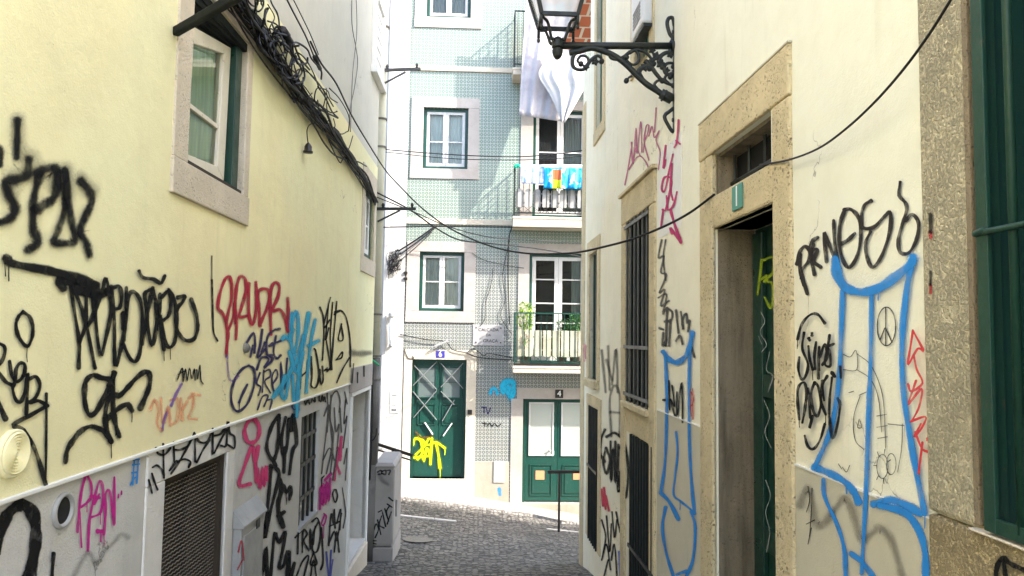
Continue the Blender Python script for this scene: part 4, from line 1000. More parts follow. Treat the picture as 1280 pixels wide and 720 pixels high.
# socket, finial and lantern
sc_ = K(697, 57); cx = sc_.x; cyy = LY; cz = sc_.z
mb = MB(); mb.lathe(Vector((cx, cyy, cz)), [(0,-.098),(.014,-.094),(.028,-.078),(.036,-.052),(.038,-.032),(.026,-.026),(.026,-.020),(.040,-.014),(.040,.030),(.032,.036),(.030,.048),(.012,.062),(0,.066)], 20); part('socket', mb, M['iron'], SL, bevel=.002)
zb_ = K(697,19).z-.045; hb = .122; ht = .26; zt_ = zb_+.52
C4 = [(-1,-1),(1,-1),(1,1),(-1,1)]
mb = MB()
for sx_, sy_ in C4: mb.bar(Vector((cx+sx_*hb, cyy+sy_*hb, zb_)), Vector((cx+sx_*ht, cyy+sy_*ht, zt_)), .028, .028, Vector((0,1,0)))
for h_, z in ((hb, zb_), (ht, zt_)):
    for i in range(4): a = C4[i]; b = C4[(i+1) % 4]; mb.bar(Vector((cx+a[0]*h_, cyy+a[1]*h_, z)), Vector((cx+b[0]*h_, cyy+b[1]*h_, z)), .020, .030 if h_ == hb else .04)
part('lantern_frame', mb, M['iron'], SL, bevel=.003)
mb = MB(); mb.open = True
for i in range(4):
    a = C4[i]; b = C4[(i+1) % 4]; mb.quad(Vector((cx+a[0]*hb, cyy+a[1]*hb, zb_)), Vector((cx+b[0]*hb, cyy+b[1]*hb, zb_)), Vector((cx+b[0]*ht, cyy+b[1]*ht, zt_)), Vector((cx+a[0]*ht, cyy+a[1]*ht, zt_)))
part('lantern_pane', mb, M['lamp_glass'], SL)
mb = MB(); n = len(mb.v); t_ = .32
mb.hexa([Vector((cx+a*t_, cyy+b*t_, zt_+.02)) for a, b in C4]+[Vector((cx+a*.10, cyy+b*.10, zt_+.26)) for a, b in C4]); mb.lathe(Vector((cx, cyy, zt_+.26)), [(.10,0),(.09,.08),(.05,.12),(.02,.16),(.03,.2),(0,.24)], 14)
part('lantern_roof', mb, M['iron'], SL, bevel=.004)
for sx_, sy_ in C4:
    mb = MB(); o_ = Vector((cx+sx_*hb, cyy+sy_*hb, zb_))
    dx = Vector((-sx_*.70710678, -sy_*.70710678, 0))
    mb.tube(spline([o_+Vector((0,0,.01)), o_+dx*.02+Vector((0,0,-.02)), o_+dx*.06+Vector((0,0,-.035)), o_+dx*.085+Vector((0,0,-.08)), o_+dx*.11+Vector((0,0,-.14)), Vector((cx+sx_*.03, cyy+sy_*.03, cz+.035))]), .0105, 8)
    mb.tube([o_, o_+Vector((0,0,-.07))], .010, 8); mb.lathe(o_+Vector((0,0,-.105)), [(0,0),(.009,.005),(.012,.02),(.006,.035)], 8)
    part('lantern_leg', mb, M['iron'], SL, smooth=True)
# ================================================================= AIR UNIT on the upper right wall
au0 = RW.px(817,30)[0]; au1 = RW.px(802,40)[0]; az = rz(815,32)
ra = root('air_conditioner', RW.pt((au0+au1)/2, az, 0), 'white boxy air conditioner hung before the green upper window beside the lantern bracket', 'air conditioner')
mb = MB(); mb.box(RW, au0, au1, az, az+.5, 0, .09); part('housing', mb, M['white_plastic'], ra, bevel=.02)
mb = MB()
for i in range(5): mb.box(RW, au0+.06, au1-.1, az+.06+i*.03, az+.075+i*.03, .09, .096)
part('louvre', mb, M['steel'], ra)
mb = MB(); mb.box(RW, au0-.01, au1+.01, az-.03, az-.005, .0, .08); part('bracket', mb, M['iron'], ra)
# ================================================================= SIGNS
def sign(fr, x0, y0, x1, y1, d, m, txt, tm, size, lab, name='house_number_sign', cat='sign', bev=.003, ty=0):
    a = fr.px(x0, (y0+y1)/2, d); b = fr.px(x1, (y0+y1)/2, d); u0, u1 = min(a[0], b[0]), max(a[0], b[0]); xm = (x0+x1)/2
    z1 = fr.px(xm, y0, d)[1]; z0 = fr.px(xm, y1, d)[1]
    r_ = root(name, fr.pt((u0+u1)/2, z0, d), lab, cat)
    mb = MB(); mb.box(fr, u0, u1, z0, z1, d, d+.008); part('plate', mb, m, r_, bevel=bev)
    fl_ = -1 if fr is RW else 1
    for i, (s_, dz) in enumerate(txt): text(fr, r_, s_, (u0+u1)/2, (z0+z1)/2+dz, size, d+.009, tm, flip=fl_)
    return r_, (u0+u1)/2, z0, z1
sign(FC, 545, 438.5, 556, 447, .022, M['blue_enamel'], [('6',0)], M['white_letter'], .15, 'small blue enamel plate with a white 6 above the green double door')
sign(FC, 694, 487, 704, 497.5, .026, M['black_enamel'], [('4',0)], M['white_letter'], .16, 'small black plate with a white 4 above the green double door')
sign(RW, 916.5, 231, 929, 262, .014, M['teal_enamel'], [('1',0)], M['white_letter'], .15, 'green plate with a white 1 on the limestone lintel of the deep doorway')
pl, um, z0, z1 = sign(FC, 591, 406, 630, 432, .004, M['marble'], [], None, .1, 'white marble street-name plaque between the two green double doors, above the tiles', 'street_name_plaque')
text(FC, pl, 'CALÇADA', um, z1-.10, .085, .0135, M['dark_letter']); text(FC, pl, 'DA', um, (z0+z1)/2, .07, .0135, M['dark_letter']); text(FC, pl, 'GRAÇA', um+.04, z0+.09, .085, .0135, M['dark_letter'])
mb = MB()
for a in (-.24, .24):
    for zz in (z0+.06, z1-.06): mb.lathe(FC.pt(um+a, zz, .012), [(.014,0),(.014,.006),(0,.01)], 8, FC.N)
part('screw', mb, M['iron'], pl)
ns, um, z0, z1 = sign(FC, 487.5, 489, 498, 516, .031, M['white_plastic'], [], None, .1, 'white notice board on the white wall left of door number six', 'notice_board')
mb = MB(); mb.box(FC, um-.05, um+.05, z1-.09, z1-.075, .039, .042); mb.box(FC, um-.05, um+.05, z1-.27, z1-.26, .039, .042); mb.box(FC, um-.05, um+.05, z1-.37, z1-.34, .039, .042); part('printed_line', mb, M['iron_grey'], ns)
# letterbox slot beside door 6
mb = MB(); a = F(584.5,512); b = F(590,518); mb.box(FC, a[0], b[0], b[1], a[1], .014, .05); tag(part('doorbell_box', mb, M['black_enamel'], bevel=.004), 'small black bell box on the jamb right of door number six', 'doorbell')
# white cylinder on the white wall, taken for a cable insulator
ri = root('cable_insulator', FC.pt(*F(490,432), .05), 'pale vertical tube fitting with round caps on the white wall left of the tiled house', 'wall fitting')
c_ = F(491,412); zt1 = F(491,396)[1]; zb1 = F(491,430)[1]
mb = MB(); mb.lathe(FC.pt(c_[0], zb1, .14), [(.03,0),(.05,.04),(.06,.12),(.055,.35),(.04,zt1-zb1-.05),(.03,zt1-zb1)], 14); part('tube', mb, M['patch_white'], ri, smooth=True)
mb = MB(); mb.lathe(FC.pt(c_[0], zt1, .14), [(0,0),(.075,0),(.075,.06),(.05,.09),(0,.1)], 14); mb.lathe(FC.pt(c_[0], zb1-.04, .14), [(0,0),(.05,0),(.05,.04),(0,.045)], 14); mb.bar(FC.pt(c_[0], zt1+.03, .03), FC.pt(c_[0], zt1+.03, .14), .03); mb.bar(FC.pt(c_[0], zb1-.02, .03), FC.pt(c_[0], zb1-.02, .14), .03); part('cap', mb, M['steel'], ri)
# ================================================================= WASHING
def cloth(name, L_, R_, rows, cols, yy, mat, lab, cat, wave=.03, fold=6, thick=.006, pinch=None):
    """cloth hung between two edge lines (photo points at depth plane yy)"""
    mb = MB(); mb.open = True; A = spline([Y(x, y, yy) for x, y in L_], max(2, rows//(len(L_)-1))); B = spline([Y(x, y, yy) for x, y in R_], max(2, rows//(len(R_)-1)))
    n = min(len(A), len(B)); A = A[:n]; B = B[:n]
    for j in range(n):
        for i in range(cols+1):
            t = i/cols; p = A[j].lerp(B[j], t); s = j/(n-1)
            w = wave*(math.sin(t*fold*6.28+.8*math.sin(s*3))+.5*math.sin(t*fold*2.3*6.28+2*s))*(.5+.6*s)
            mb.v.append(p+Vector((w*.25, w, .3*w*(s > .8))))
    for j in range(n-1):
        for i in range(cols): a = j*(cols+1)+i; mb.f.append((a, a+1, a+cols+2, a+cols+1))
    o = part(name, mb, mat, smooth=True); so = o.modifiers.new('thick', 'SOLIDIFY'); so.thickness = thick; tag(o, lab, cat); return o
t_ = NT('shade_lilac_sheet'); p_ = t_.wpos(); n_ = t_.noise(p_, 4, 5, .6); t_.bsdf(t_.mix(t_.ramp(n_, .4, .7), c4((.41,.39,.41)), c4((.34,.315,.34))), .9, t_.bump(t_.noise(p_, 8, 4), .4, .03), spec=.1); M['sheet'] = t_.m  # darker lilac copy of the cloth carries its shade in the colour
t_ = NT('white_print_sheet'); p_ = t_.wpos(); n_ = t_.noise(p_, 7, 3, .6); t_.bsdf(t_.mix(t_.ramp(n_, .60, .68, 0, .6), c4((.47,.46,.46)), c4((.30,.36,.32))), .9, t_.bump(t_.noise(p_, 7, 4), .4, .03), spec=.1); M['sheet2'] = t_.m
cloth('hanging_sheet', [(659,-20),(655,30),(651,90),(648.5,144)], [(742,-20),(738,40),(716,110),(703,152)], 24, 60, 13.72, M['sheet'], 'large bedsheet, lilac shade in its colour, hanging from the top balcony behind the lantern', 'bedsheet', .03, 2.3)
sh = cloth('folded_cloth', [(690,40),(680,75),(673,94),(688,120),(702,153)], [(716,60),(732,72),(732,92),(731,108),(706,153)], 28, 40, 13.50, M['sheet2'], 'bright white cloth with a faint green print bunched over the front of the bedsheet', 'cloth', .03, 2.1)
mb = MB(); 
def towelmat(name, cols, s=7):
    t = NT(name); p = t.wpos(); q = t.scale(p, (1, 1, 2)); v = t.voro(q, s, 'F1', 'Color'); sp = t.n('ShaderNodeSeparateColor'); t.l(v, sp.inputs[0])
    c = c4(cols[0])
    for i, k in enumerate(cols[1:]): c = t.mix(t.ramp(sp.outputs[i % 3], .5+.08*i, .56+.08*i), c, c4(k))
    t.bsdf(c, .95, t.bump(t.noise(p, 200, 2), .3, .004), spec=.1); return t.m
M['towel1'] = towelmat('pale_blue_print_towel', [(.34,.46,.74),(.50,.56,.78),(.62,.66,.80)], 9)
def beach():
    t = NT('blue_beach_towel'); p = t.wpos(); s = t.n('ShaderNodeSeparateXYZ'); t.l(p, s.inputs[0])
    n = t.noise(t.scale(p, (1, 1, .5)), 7, 3, .6); c = t.mix(t.ramp(n, .5, .56), c4((.02,.30,.62)), c4((.10,.50,.72)))
    c = t.mix(t.ramp(t.noise(p, 5, 2), .56, .62), c, c4((.70,.80,.80)))
    c = t.mix(t.ramp(s.outputs[2], 3.20, 3.26), c, c4((.55,.76,.74)))
    x0 = Y(690,220,13.9).x; x1 = Y(701,220,13.9).x
    inx = t.math('MULTIPLY', t.math('GREATER_THAN', s.outputs[0], x0), t.math('LESS_THAN', s.outputs[0], x1))
    zo = Y(695,213,13.9).z; zm = Y(695,226,13.9).z
    c = t.mix(t.math('MULTIPLY', inx, t.math('MULTIPLY', t.math('LESS_THAN', s.outputs[2], zo), t.math('GREATER_THAN', s.outputs[2], zm))), c, c4((.50,.12,.05)))
    c = t.mix(t.math('MULTIPLY', inx, t.math('LESS_THAN', s.outputs[2], zm)), c, c4((.55,.62,.03)))
    t.bsdf(c, .95, t.bump(t.noise(p, 200, 2), .3, .004), spec=.1); return t.m
M['towel2'] = beach()
cloth('towel', [(650.5,206),(651,218),(652,229)], [(683,206),(682,219),(681,230.5)], 10, 30, 13.86, M['towel1'], 'pale blue patterned towel over the left of the middle balcony rail', 'towel', .012, 3)
cloth('towel', [(679,205.5),(680,220),(679,235.5)], [(735,206),(735,222),(735,236.5)], 10, 40, 13.82, M['towel2'], 'bright blue beach towel with an orange and yellow patch on the middle balcony rail', 'towel', .016, 4)
mb = MB(); c = Y(646,208,13.85)
for i in range(9): a = i*.7; mb.lathe(c+Vector((.03*math.cos(a), -.02, .02*math.sin(a*1.7))), [(0,-.03),(.03,-.01),(.035,.01),(0,.03)], 8)
tag(part('green_bundle', mb, plain('emerald_cloth', (.0,.35,.20), .8), smooth=True), 'small emerald green bundle knotted on the corner of the middle balcony rail', 'cloth')
# ================================================================= PLANTS on the lowest balcony
def leafmat(name, a, b):
    t = NT(name); g = t.n('ShaderNodeObjectInfo'); p = t.wpos(); n = t.noise(p, 30, 2); c = t.mix(t.ramp(n, .35, .65), c4(a), c4(b))
    x = t.bsdf(c, .5, spec=.3); return t.m
M['leaf_l'] = leafmat('lime_leaf', (.22,.38,.03), (.34,.48,.06)); M['leaf_d'] = leafmat('deep_green_leaf', (.03,.11,.03), (.10,.24,.06)); M['leaf_r'] = leafmat('dry_red_leaf', (.28,.10,.08), (.30,.22,.09))
M['clay'] = plain('grey_brown_pot', (.14,.10,.07), .9)
def plant(x0, x1, y0, y1, yy, n, lm, lab, sz=.03, pot=True):
    a = Y(x0, y1, yy); b = Y(x1, y0, yy); c = (a+b)/2; r_ = root('potted_plant', Vector((c.x, yy, a.z-.12)), lab, 'plant', 'plants on the lowest balcony')
    if pot: H_ = a.z+.02-B1[3]; mb = MB(); mb.lathe(Vector((c.x, yy+.06, B1[3])), [(0,.001),(.09,.001),(.11,H_-.03),(.12,H_-.03),(.12,H_),(.10,H_)], 16); part('pot', mb, M['clay'], r_, smooth=False)
    sm = MB(); mb = MB(); mb.open = True
    for k in range(12):
        t = Vector((random.uniform(a.x, b.x), yy+random.uniform(-.08,.12), random.uniform(a.z, b.z))); sm.tube([Vector((c.x, yy+.06, a.z)), Vector((c.x, yy+.06, a.z)).lerp(t, .6)+Vector((0,0,.04)), t], .003, 4)
    part('stem', sm, M['leaf_d'], r_)
    for k in range(n):
        u, v = random.random(), random.random(); x = c.x+(u-.5)*(b.x-a.x)*(.55+.45*math.sin(v*3)); p = Vector((x, yy+random.uniform(-.1,.12), a.z+(b.z-a.z)*v**.9))
        d = Vector((random.gauss(0,1), random.gauss(0,1)-.4, random.gauss(0,.8))).normalized(); e = d.cross(Vector((random.random(), .3, 1))).normalized(); s = sz*random.uniform(.6,1.3)
        mb.poly([p, p+d*s*.5+e*s*.35, p+d*s*1.1, p+d*s*.5-e*s*.35])
    part('foliage', mb, lm, r_)
plant(646, 668, 379, 416, 14.08, 620, M['leaf_l'], 'bright lime-green leafy plant at the left end of the lowest balcony', .045)
plant(694, 712, 400, 417, 14.08, 300, M['leaf_d'], 'low dark green plant behind the pickets of the lowest balcony', .035)
plant(710, 728, 393, 416, 14.08, 380, M['leaf_d'], 'taller mid-green plant near the right of the lowest balcony', .04)
plant(648, 664, 418, 432, 13.84, 60, M['leaf_r'], 'dry reddish trailing plant poking through the left pickets', .03, False)
# ================================================================= CABLES
def onL(pts, d=.05): return [LP(x, y, d) for x, y in pts]
base = [(285,-28),(312,18),(335,52),(352,82),(372,112),(398,146),(420,172),(440,200),(456,226),(469,252)]
CB = root('cable_bundle', LP(456,226,.05), 'thick tangled bundle of black cables running along the top of the yellow wall', 'cable bundle')
rnd = random.Random(3)
for i in range(17):
    off = rnd.gauss(0, 1); pts = []
    for k, (x, y) in enumerate(base):
        s = 9*(1-k/len(base))+2.2; pts.append(LP(x+rnd.gauss(0, s*.55), y+rnd.gauss(0, s*.7), .02+abs(rnd.gauss(.03,.03))))
    mb = MB(); mb.tube(spline(pts, 5), rnd.choice((.004,.006,.008,.010)), 6); part('cable', mb, M['cable'], CB, smooth=True)
for i in range(40):      # loops of spare cable
    t = rnd.random()**1.3*.6; k = t*(len(base)-1); j = int(k); f = k-j; x = base[j][0]*(1-f)+base[j+1][0]*f; y = base[j][1]*(1-f)+base[j+1][1]*f
    rx = rnd.uniform(8, 26); ry = rnd.uniform(14, 38); cx_ = x+rnd.uniform(2, 20); cy_ = y+rnd.uniform(-14, 12); a0 = rnd.uniform(0, 6.3); sp = rnd.uniform(2.5, 5.6)
    pts = [LP(cx_+rx*math.cos(a0+sp*q_/7)+rnd.gauss(0,2), cy_+ry*math.sin(a0+sp*q_/7)*.8+rx*math.cos(a0+sp*q_/7)*.9+rnd.gauss(0,2), .03+rnd.random()*.10) for q_ in range(8)]
    mb = MB(); mb.tube(spline(pts, 5), rnd.choice((.004,.005,.007)), 6); part('loose_loop', mb, M['cable'], CB, smooth=True)
mb = MB(); mb.lathe(LP(352,38,.05), [(0,0),(.035,.01),(.035,.09),(0,.10)], 10, LW.U); mb.lathe(LP(355,43,.06), [(0,0),(.03,.01),(.03,.12),(0,.13)], 10, LW.U); part('junction_sleeve', mb, M['cable'], CB, smooth=True)
for pts, r, lab in (
    ([(245,-30),(300,28),(345,85),(385,135),(415,178),(440,212),(455,235)], .005, 'thin black wire crossing the yellow wall just below the cable bundle'),
    ([(262,-40),(300,20),(330,62),(358,105),(372,130),(392,156),(406,180),(422,196),(447,202),(458,208)], .007, 'black cable looping below the bundle past the hanging lamp socket'),
    ([(272,-20),(310,48),(340,92),(375,134),(405,165),(440,196)], .005, 'second thin wire running close beneath the cable bundle'),
    ([(397,125),(402,150),(412,178),(424,202),(428,200),(436,186),(441,170)], .005, 'slack wire drooping under the bundle near the small far window')):
    cable(onL(pts), r, lab)
cable(onL([(352,-14),(366,14),(382,45),(393,72),(399,86)], .08), .006, 'taut thin wire on the pale upper wall ending at a black spring clip')
cable(onL([(360,-14),(374,14),(388,43),(398,68)], .085), .004, 'fine wire beside the taut wire on the pale upper wall')
cable(onL([(440,-10),(440,30),(445,60),(447,80),(443,110),(438,135),(436,162)], .02), .0045, 'thin grey wire hanging down the pale upper wall', 'cable_grey')
cable(onL([(445,-10),(446,40),(441,90),(439,140),(438,165)], .02), .004, 'thinner grey wire hanging down the pale upper wall', 'cable_grey')
mb = MB(); mb.tube(onL([(393,71),(400,86)], .09), .016, 8); tag(part('cable_clip', mb, M['cable'], smooth=True), 'black spring clip at the end of the taut wire on the pale wall', 'clip')
# bare lamp socket on a cable
sk = root('lamp_socket', LP(385,190,.05), 'black bare lamp socket dangling on a short wire against the yellow wall', 'lamp socket')
mb = MB(); mb.tube(spline(onL([(393,154),(387,156),(384,162),(384,170),(385,178)], .05)), .004, 6); part('wire', mb, M['cable'], sk, smooth=True)
mb = MB(); p = LP(385,191,.05); mb.lathe(p, [(0,0),(.036,0),(.036,.012),(.028,.016),(.028,.045),(.02,.06),(.006,.075)], 12); part('socket', mb, M['black_enamel'], sk, smooth=True)
# cables in the air: depth given at both ends, straight in between apart from the sag drawn
def air(pts, da, db, r, lab, mat='cable', lead=None, group=None):
    xa, xb = pts[0][0], pts[-1][0]; out = []
    for x, y in pts:
        f = (x-xa)/(xb-xa); dd = 1/((1-f)/da+f/db); out.append(atdep(x, y, dd))
    return cable((lead or [])+out, r, lab, mat, group)
dR = RW.dep(893,242)
air([(482,213),(500,233),(525,258),(555,281),(590,299),(625,311),(662,317),(700,317),(725,315),(757,308),(790,299),(830,283),(862,266),(893,243)], 8.9, dR*.995, .0075, 'long sagging black cable strung from the cable bundle across the alley to the door transom', lead=onL([(388,52),(402,80),(420,104),(440,145),(462,182)], .1))
air([(950,206),(985,200),(1022,186),(1055,163),(1090,131),(1125,92),(1160,45),(1192,-6)], RW.dep(950,206)*.99, RW.dep(1192,10)*.94, .0042, 'thin black cable rising from the door transom across the cream wall to the top right')
air([(470,240),(512,262),(545,285),(575,300),(620,305),(680,312),(735,323)], 8.9, 13.2, .010, 'black cable sagging from the lower bracket towards the right of the tiled facade')
air([(470,246),(520,266),(560,283),(610,296),(660,300),(735,305)], 8.9, 13.4, .007, 'thin cable running from the lower bracket under the middle balcony')
air([(482,187),(560,193),(640,196),(690,193),(735,187)], 12.6, 12.6, .009, 'upper of two slack cables crossing below the second-floor window')
air([(482,190),(560,198),(640,200),(700,198),(735,194)], 12.6, 12.6, .007, 'lower of two slack cables crossing below the second-floor window')
air([(478,284),(560,283),(640,284),(735,285)], 14.15, 14.15, .012, 'dark cable running level along the stone band under the middle balcony')
def onF(pts, d=.03): return [FC.pt(*FC.px(x, y, d), d) for x, y in pts]
cable(onF([(640,283),(636,300),(635,340),(636,380),(637,405)]), .010, 'dark cable dropping from the stone band down the tiles left of the lower balcony')
cable(onF([(637,300),(628,345),(632,372),(626,395),(640,418)]), .006, 'thin loose wire wandering down the tiles beside the lower balcony')
cable(onF([(616,335),(614,355),(607,378),(606,398),(600,408)]), .006, 'thin loose wire ending at the marble plaque')
cable(onF([(590,316),(605,325),(640,333),(655,335)]), .005, 'thin wire slanting across the tiles right of the first-floor window')
cable(onF([(505,435),(510,447),(517,448),(516,445)], .03), .006, 'short wire curling above the left corner of door number six')
cable(onF([(500,418),(530,424),(556,427),(566,437),(582,441),(600,447),(640,450)], .05), .009, 'bent cable running over the number six plate towards the lower balcony')
cable(onF([(583,441),(592,436),(604,444),(612,442),(640,447)], .045), .007, 'second cable frayed over the right of door number six')
mb = MB(); p = onF([(543,433),(560,426)], .09); mb.bar(p[0], p[1], .05, .04); tag(part('wall_lamp', mb, M['steel'], bevel=.006), 'small grey metal wall lamp mounted above the number six plate', 'lamp')
# knot of wires and insulators on the white wall
wk = root('insulator_rack', FC.pt(*F(494,345), .05), 'messy knot of black insulators and wire loops on the white wall beside the tiled house', 'insulators')
mb = MB()
for x, y in ((497,314),(500,318),(496,322),(501,326),(497,330),(494,318)): c = FC.pt(*F(x,y), .10); mb.lathe(c, [(0,-.04),(.03,-.03),(.018,0),(.03,.03),(0,.04)], 8, Vector((1,0,.3)))
part('insulator', mb, M['iron'], wk)
for i in range(12):
    pts = [FC.pt(*F(494+rnd.uniform(-10,8), 328+rnd.uniform(-12,16)), .06+rnd.random()*.1) for _ in range(6)]
    mb = MB(); mb.tube(spline(pts, 5), .005, 6); part('wire', mb, M['cable'], wk, smooth=True)
for k, (a, b) in enumerate((((498,314),(546,281)),((500,318),(546,283)),((502,324),(540,290)))):
    cable([FC.pt(*FC.px(a[0],a[1],.1), .1), FC.pt(*FC.px((a[0]+b[0])/2,(a[1]+b[1])/2+1,.12), .12), FC.pt(*FC.px(b[0],b[1],.06), .06)], .016-.004*k, ('thick','middle','thin')[k]+' black cable climbing from the insulator knot to the stone band')
mb = MB(); c = F(507,341)
for dz in (0, -.11): mb.box(FC, c[0]-.03, c[0]+.04, c[1]-.03+dz, c[1]+.02+dz, .02, .06)
tag(part('junction_clamp', mb, M['black_enamel'], bevel=.005), 'pair of small black clamps left of the first-floor window surround', 'clamp')
# ================================================================= GRAFFITI
BK = (.009,.009,.009); IN = (.035,.03,.10); RD = (.42,.02,.05); CY = (.05,.42,.66); PK = (.62,.05,.18); MG = (.50,.02,.25); BL = (.03,.25,.68); GY = (.09,.085,.08); OR = (.80,.30,.15); PU = (.22,.12,.42)
Y_ = .0165
def GL(st, col=BK, w=4, soft=.3, alpha=1, label=None, d=Y_): return graffiti(LW, LB, st, col, w, soft, alpha, label, d)
def GP(st, col=BK, w=4, soft=.3, alpha=1, label=None, d=.0045): return graffiti(LW, LB, st, col, w, soft, alpha, label, d)
def GR(st, col=BK, w=4, soft=.3, alpha=1, label=None, d=.004): return graffiti(RW, RB, st, col, w, soft, alpha, label, d)
GL([[9,(22,150),(22,172),(21,196)],[12,(36,200),(34,218),(20,224),(7,227),(12,244),(19,258),(16,270),(6,276),(-8,280)],[8,(-6,180),(1,190),(0,206)],
    [11,(50,218),(46,232),(42,255),(42,285),(48,303),(35,312)],[12,(45,216),(62,210),(71,214),(72,232),(66,249),(54,256),(47,262)],
    [9,(81,212),(83,230),(81,262),(72,290),(67,302),(84,304),(94,300),(90,278),(85,245),(82,215)],[10,(101,226),(112,238),(115,252),(106,272),(100,290),(108,302),(112,318)]], BK, 10, .62, .97, 'large soft black spray letters at the left edge, fading upward')
GL([[26,(36,196),(30,216),(12,226),(14,246)],[24,(56,214),(66,214),(70,232)],[24,(84,212),(84,240)],[20,(102,222),(114,240)],[22,(22,150),(22,190)]], BK, 24, .95, .34, 'wide overspray fuzz above the soft black letters', Y_-.001)
GL([[11,(8,323),(18,330),(60,338),(95,347),(120,356)],[15,(78,347),(100,354),(118,362)],[10,(74,352),(79,360)],[12,(95,362),(120,368),(136,364)],[1.5,(6,330),(7,345)],[1.5,(11,332),(11,351)]], BK, 11, .3, 1, 'long black slash running into the word below it')
GL([[(88,357),(94,395),(99,428),(98.5,460)],[(91,358),(102,385),(107,405)],[(99,428),(107,405),(108,360)],[(107,398),(112,425),(119,460)],[(110,408),(118,392),(117,362)],
    [(115,362),(119,395),(125.5,444),(133,420),(139,388),(136,362),(132,348),(126,370),(112,404)],[(139,358),(143,400),(144,457),(152,432),(157,400),(158,360)],[(141,360),(149,358),(152,370),(150,384),(145,386)],
    [7,(155,392),(155,410)],[(154,430),(162,447),(169,452),(175,440),(178,405),(176,378),(169,366),(162,368),(158,395),(155,425)],[(178,430),(184,395),(181,370),(184,364),(191,362),(192,368)],
    [(190,362),(187,380),(184,400),(190,432),(196,405),(195,380),(191,360)],[(200,368),(199,395),(205,437)],[(202,372),(210,364),(214,372),(212,392),(205,400)],[(200,395),(207,428),(213,434),(219,425),(221,400),(218,375),(211,362)],
    [(222,372),(231,370),(228,378),(222,385),(220,400),(223,415),(231,425),(242,424),(247,412),(246,395),(239,374)],[4.5,(174,339),(179,347),(192,349),(201,354),(206,345)]], BK, 4.6, .25, 1, 'tall narrow black letters with a curl above them')
GL([[(138,474),(126,472),(117,469),(109,474),(106,484),(106,500),(109,514),(114,519),(122,512),(132,492),(139,476)],[(143,466),(137,490),(132,515),(133,535),(139,552)],[(142,466),(141,490),(142,515),(145,532),(149,545)],
    [(142,492),(150,494),(160,484),(171,472),(181,465),(187,468),(187,482),(181,498),(175,511)],[(134,524),(142,516),(152,508),(160,506),(165,513)],[(82,577),(84,563),(91,551),(101,539),(114,533),(128,538),(135,545),(139,552)]], BK, 6.2, .25, 1, 'bold black tag of looping numerals over an arch')
GL([[(29,390),(23,396),(20,407),(24,422),(34,433),(40,422),(41,408),(37,396),(29,390)]], BK, 4.6, .3, 1, 'small black ring')
GL([[(-4,428),(6,434),(4,448),(-3,458)],[(-4,462),(6,476),(14,481)],[(12,452),(15,470),(22,477),(30,468),(31,456),(25,454),(20,462),(19,476),(16,486),(20,500),(26,502),(31,490),(34,470)],
    [(35,468),(34,495),(33,518)],[(36,474),(45,471),(50,482),(45,496),(37,503),(48,501),(59,507)],[3.2,(58,492),(58,540),(57,602)],[5.4,(59,507),(40,518),(17,531),(30,538),(42,558),(50,580),(57,605)],[6,(-3,500),(7,524)]], BK, 4.4, .2, 1, 'black tag with a long pointed tail down to the plinth')
GL([[(222,474),(228,460),(229,478),(232,461),(234,476),(237,460),(240,474),(243,461),(244,475)],[(246,462),(247,474),(250,456),(251,474),(254,480)],[(223,468),(232,463)]], BK, 1.5, .2, 1, 'thin black handwritten tag')
GL([[3.4,(227,480),(220,493),(214,507)],[2.6,(211,512),(206,522),(203,538)]], PU, 3, .5, .85, 'purple streak')
GL([[(188,512),(193,500),(198,512),(197,530),(202,538)],[(201,498),(204,530),(210,508),(213,532)],[(214,500),(222,500),(222,524),(216,530)],[(226,498),(228,525)],[(228,512),(234,502)],[(236,498),(242,495),(241,510),(236,522),(246,524)],[(240,492),(250,494)]], OR, 4.5, .8, .55, 'faint washed-out orange letters')
GL([[(290,356),(287,346),(281,350),(275,367),(272.5,384),(278,391),(282,401)],[(290,356),(289,376),(283,402),(285,416),(284,430),(283,442)],[3,(285,414),(292,395),(293,378),(295,392),(296,405),(295,424)]], RD, 3.8, .45, .95, 'crimson outline letter')
GL([[(295,404),(294,380),(296,358),(300,346),(306,348),(308,362),(302,384),(299,396),(308,395)],[(311,354),(311,390),(315,406),(319,396),(321,372),(320,353)],[(325,407),(324,385),(323,366),(329,361),(336,364),(336,378),(331,392),(325,405)],
    [(339,418),(338,388),(339,362),(344,353),(349,357),(348,370),(340.5,388),(350,387),(356,396),(360,414)],[(360,373),(360.5,395),(360,412)]], RD, 3.8, .45, .95, 'crimson spray letters')
GL([[(265,350),(266,385),(267,414),(272,426)],[1.2,(265,320),(265,350)]], BK, 2.4, .3, 1, 'short black vertical tick')
GL([[(284,430),(283,446)],[(284,440),(286,470),(291,476),(298,470)]], PU, 3, .6, .6, 'faint purple drip')
GL([[(307,431),(317,416),(319,430),(318,441)],[(313,446),(316,432)],[(328,412),(326,428),(322,447),(331,437)],[(327,440),(331,428)],[(344,412),(336,418),(333,430),(334,442),(341,444)],[4,(337,432),(341,430)],[(346,412),(350,411)],[(345,420),(342,440),(346,448),(351,444)],[(346,428),(351,426)],[(321,462),(327,447),(336,449),(330,460),(341,449),(334,444)]], IN, 2.7, .3, 1, 'dark blue marker letters')
GL([[(311,457),(302,462),(293,476),(289,495),(292,510),(299,514),(309,505),(316,488),(319,473),(317,461),(311,457)],[(309,481),(303,493),(299,503)]], IN, 3, .25, 1, 'dark blue ring with a slash through it')
GL([[(325,466),(321,479),(326,484),(323,494)],[(330,463),(328,490)],[(330,465),(337,462),(338,470),(331,477),(338,491)],[(341,480),(347,470),(345,462),(340,472),(343,490),(350,490)],[(352,490),(351,452),(356,487),(359,448)],[(322,512),(328,496),(335,495),(330,508)],[(334,500),(340,500),(337,512)]], IN, 2.2, .25, 1, 'dark blue word beside the slashed ring')
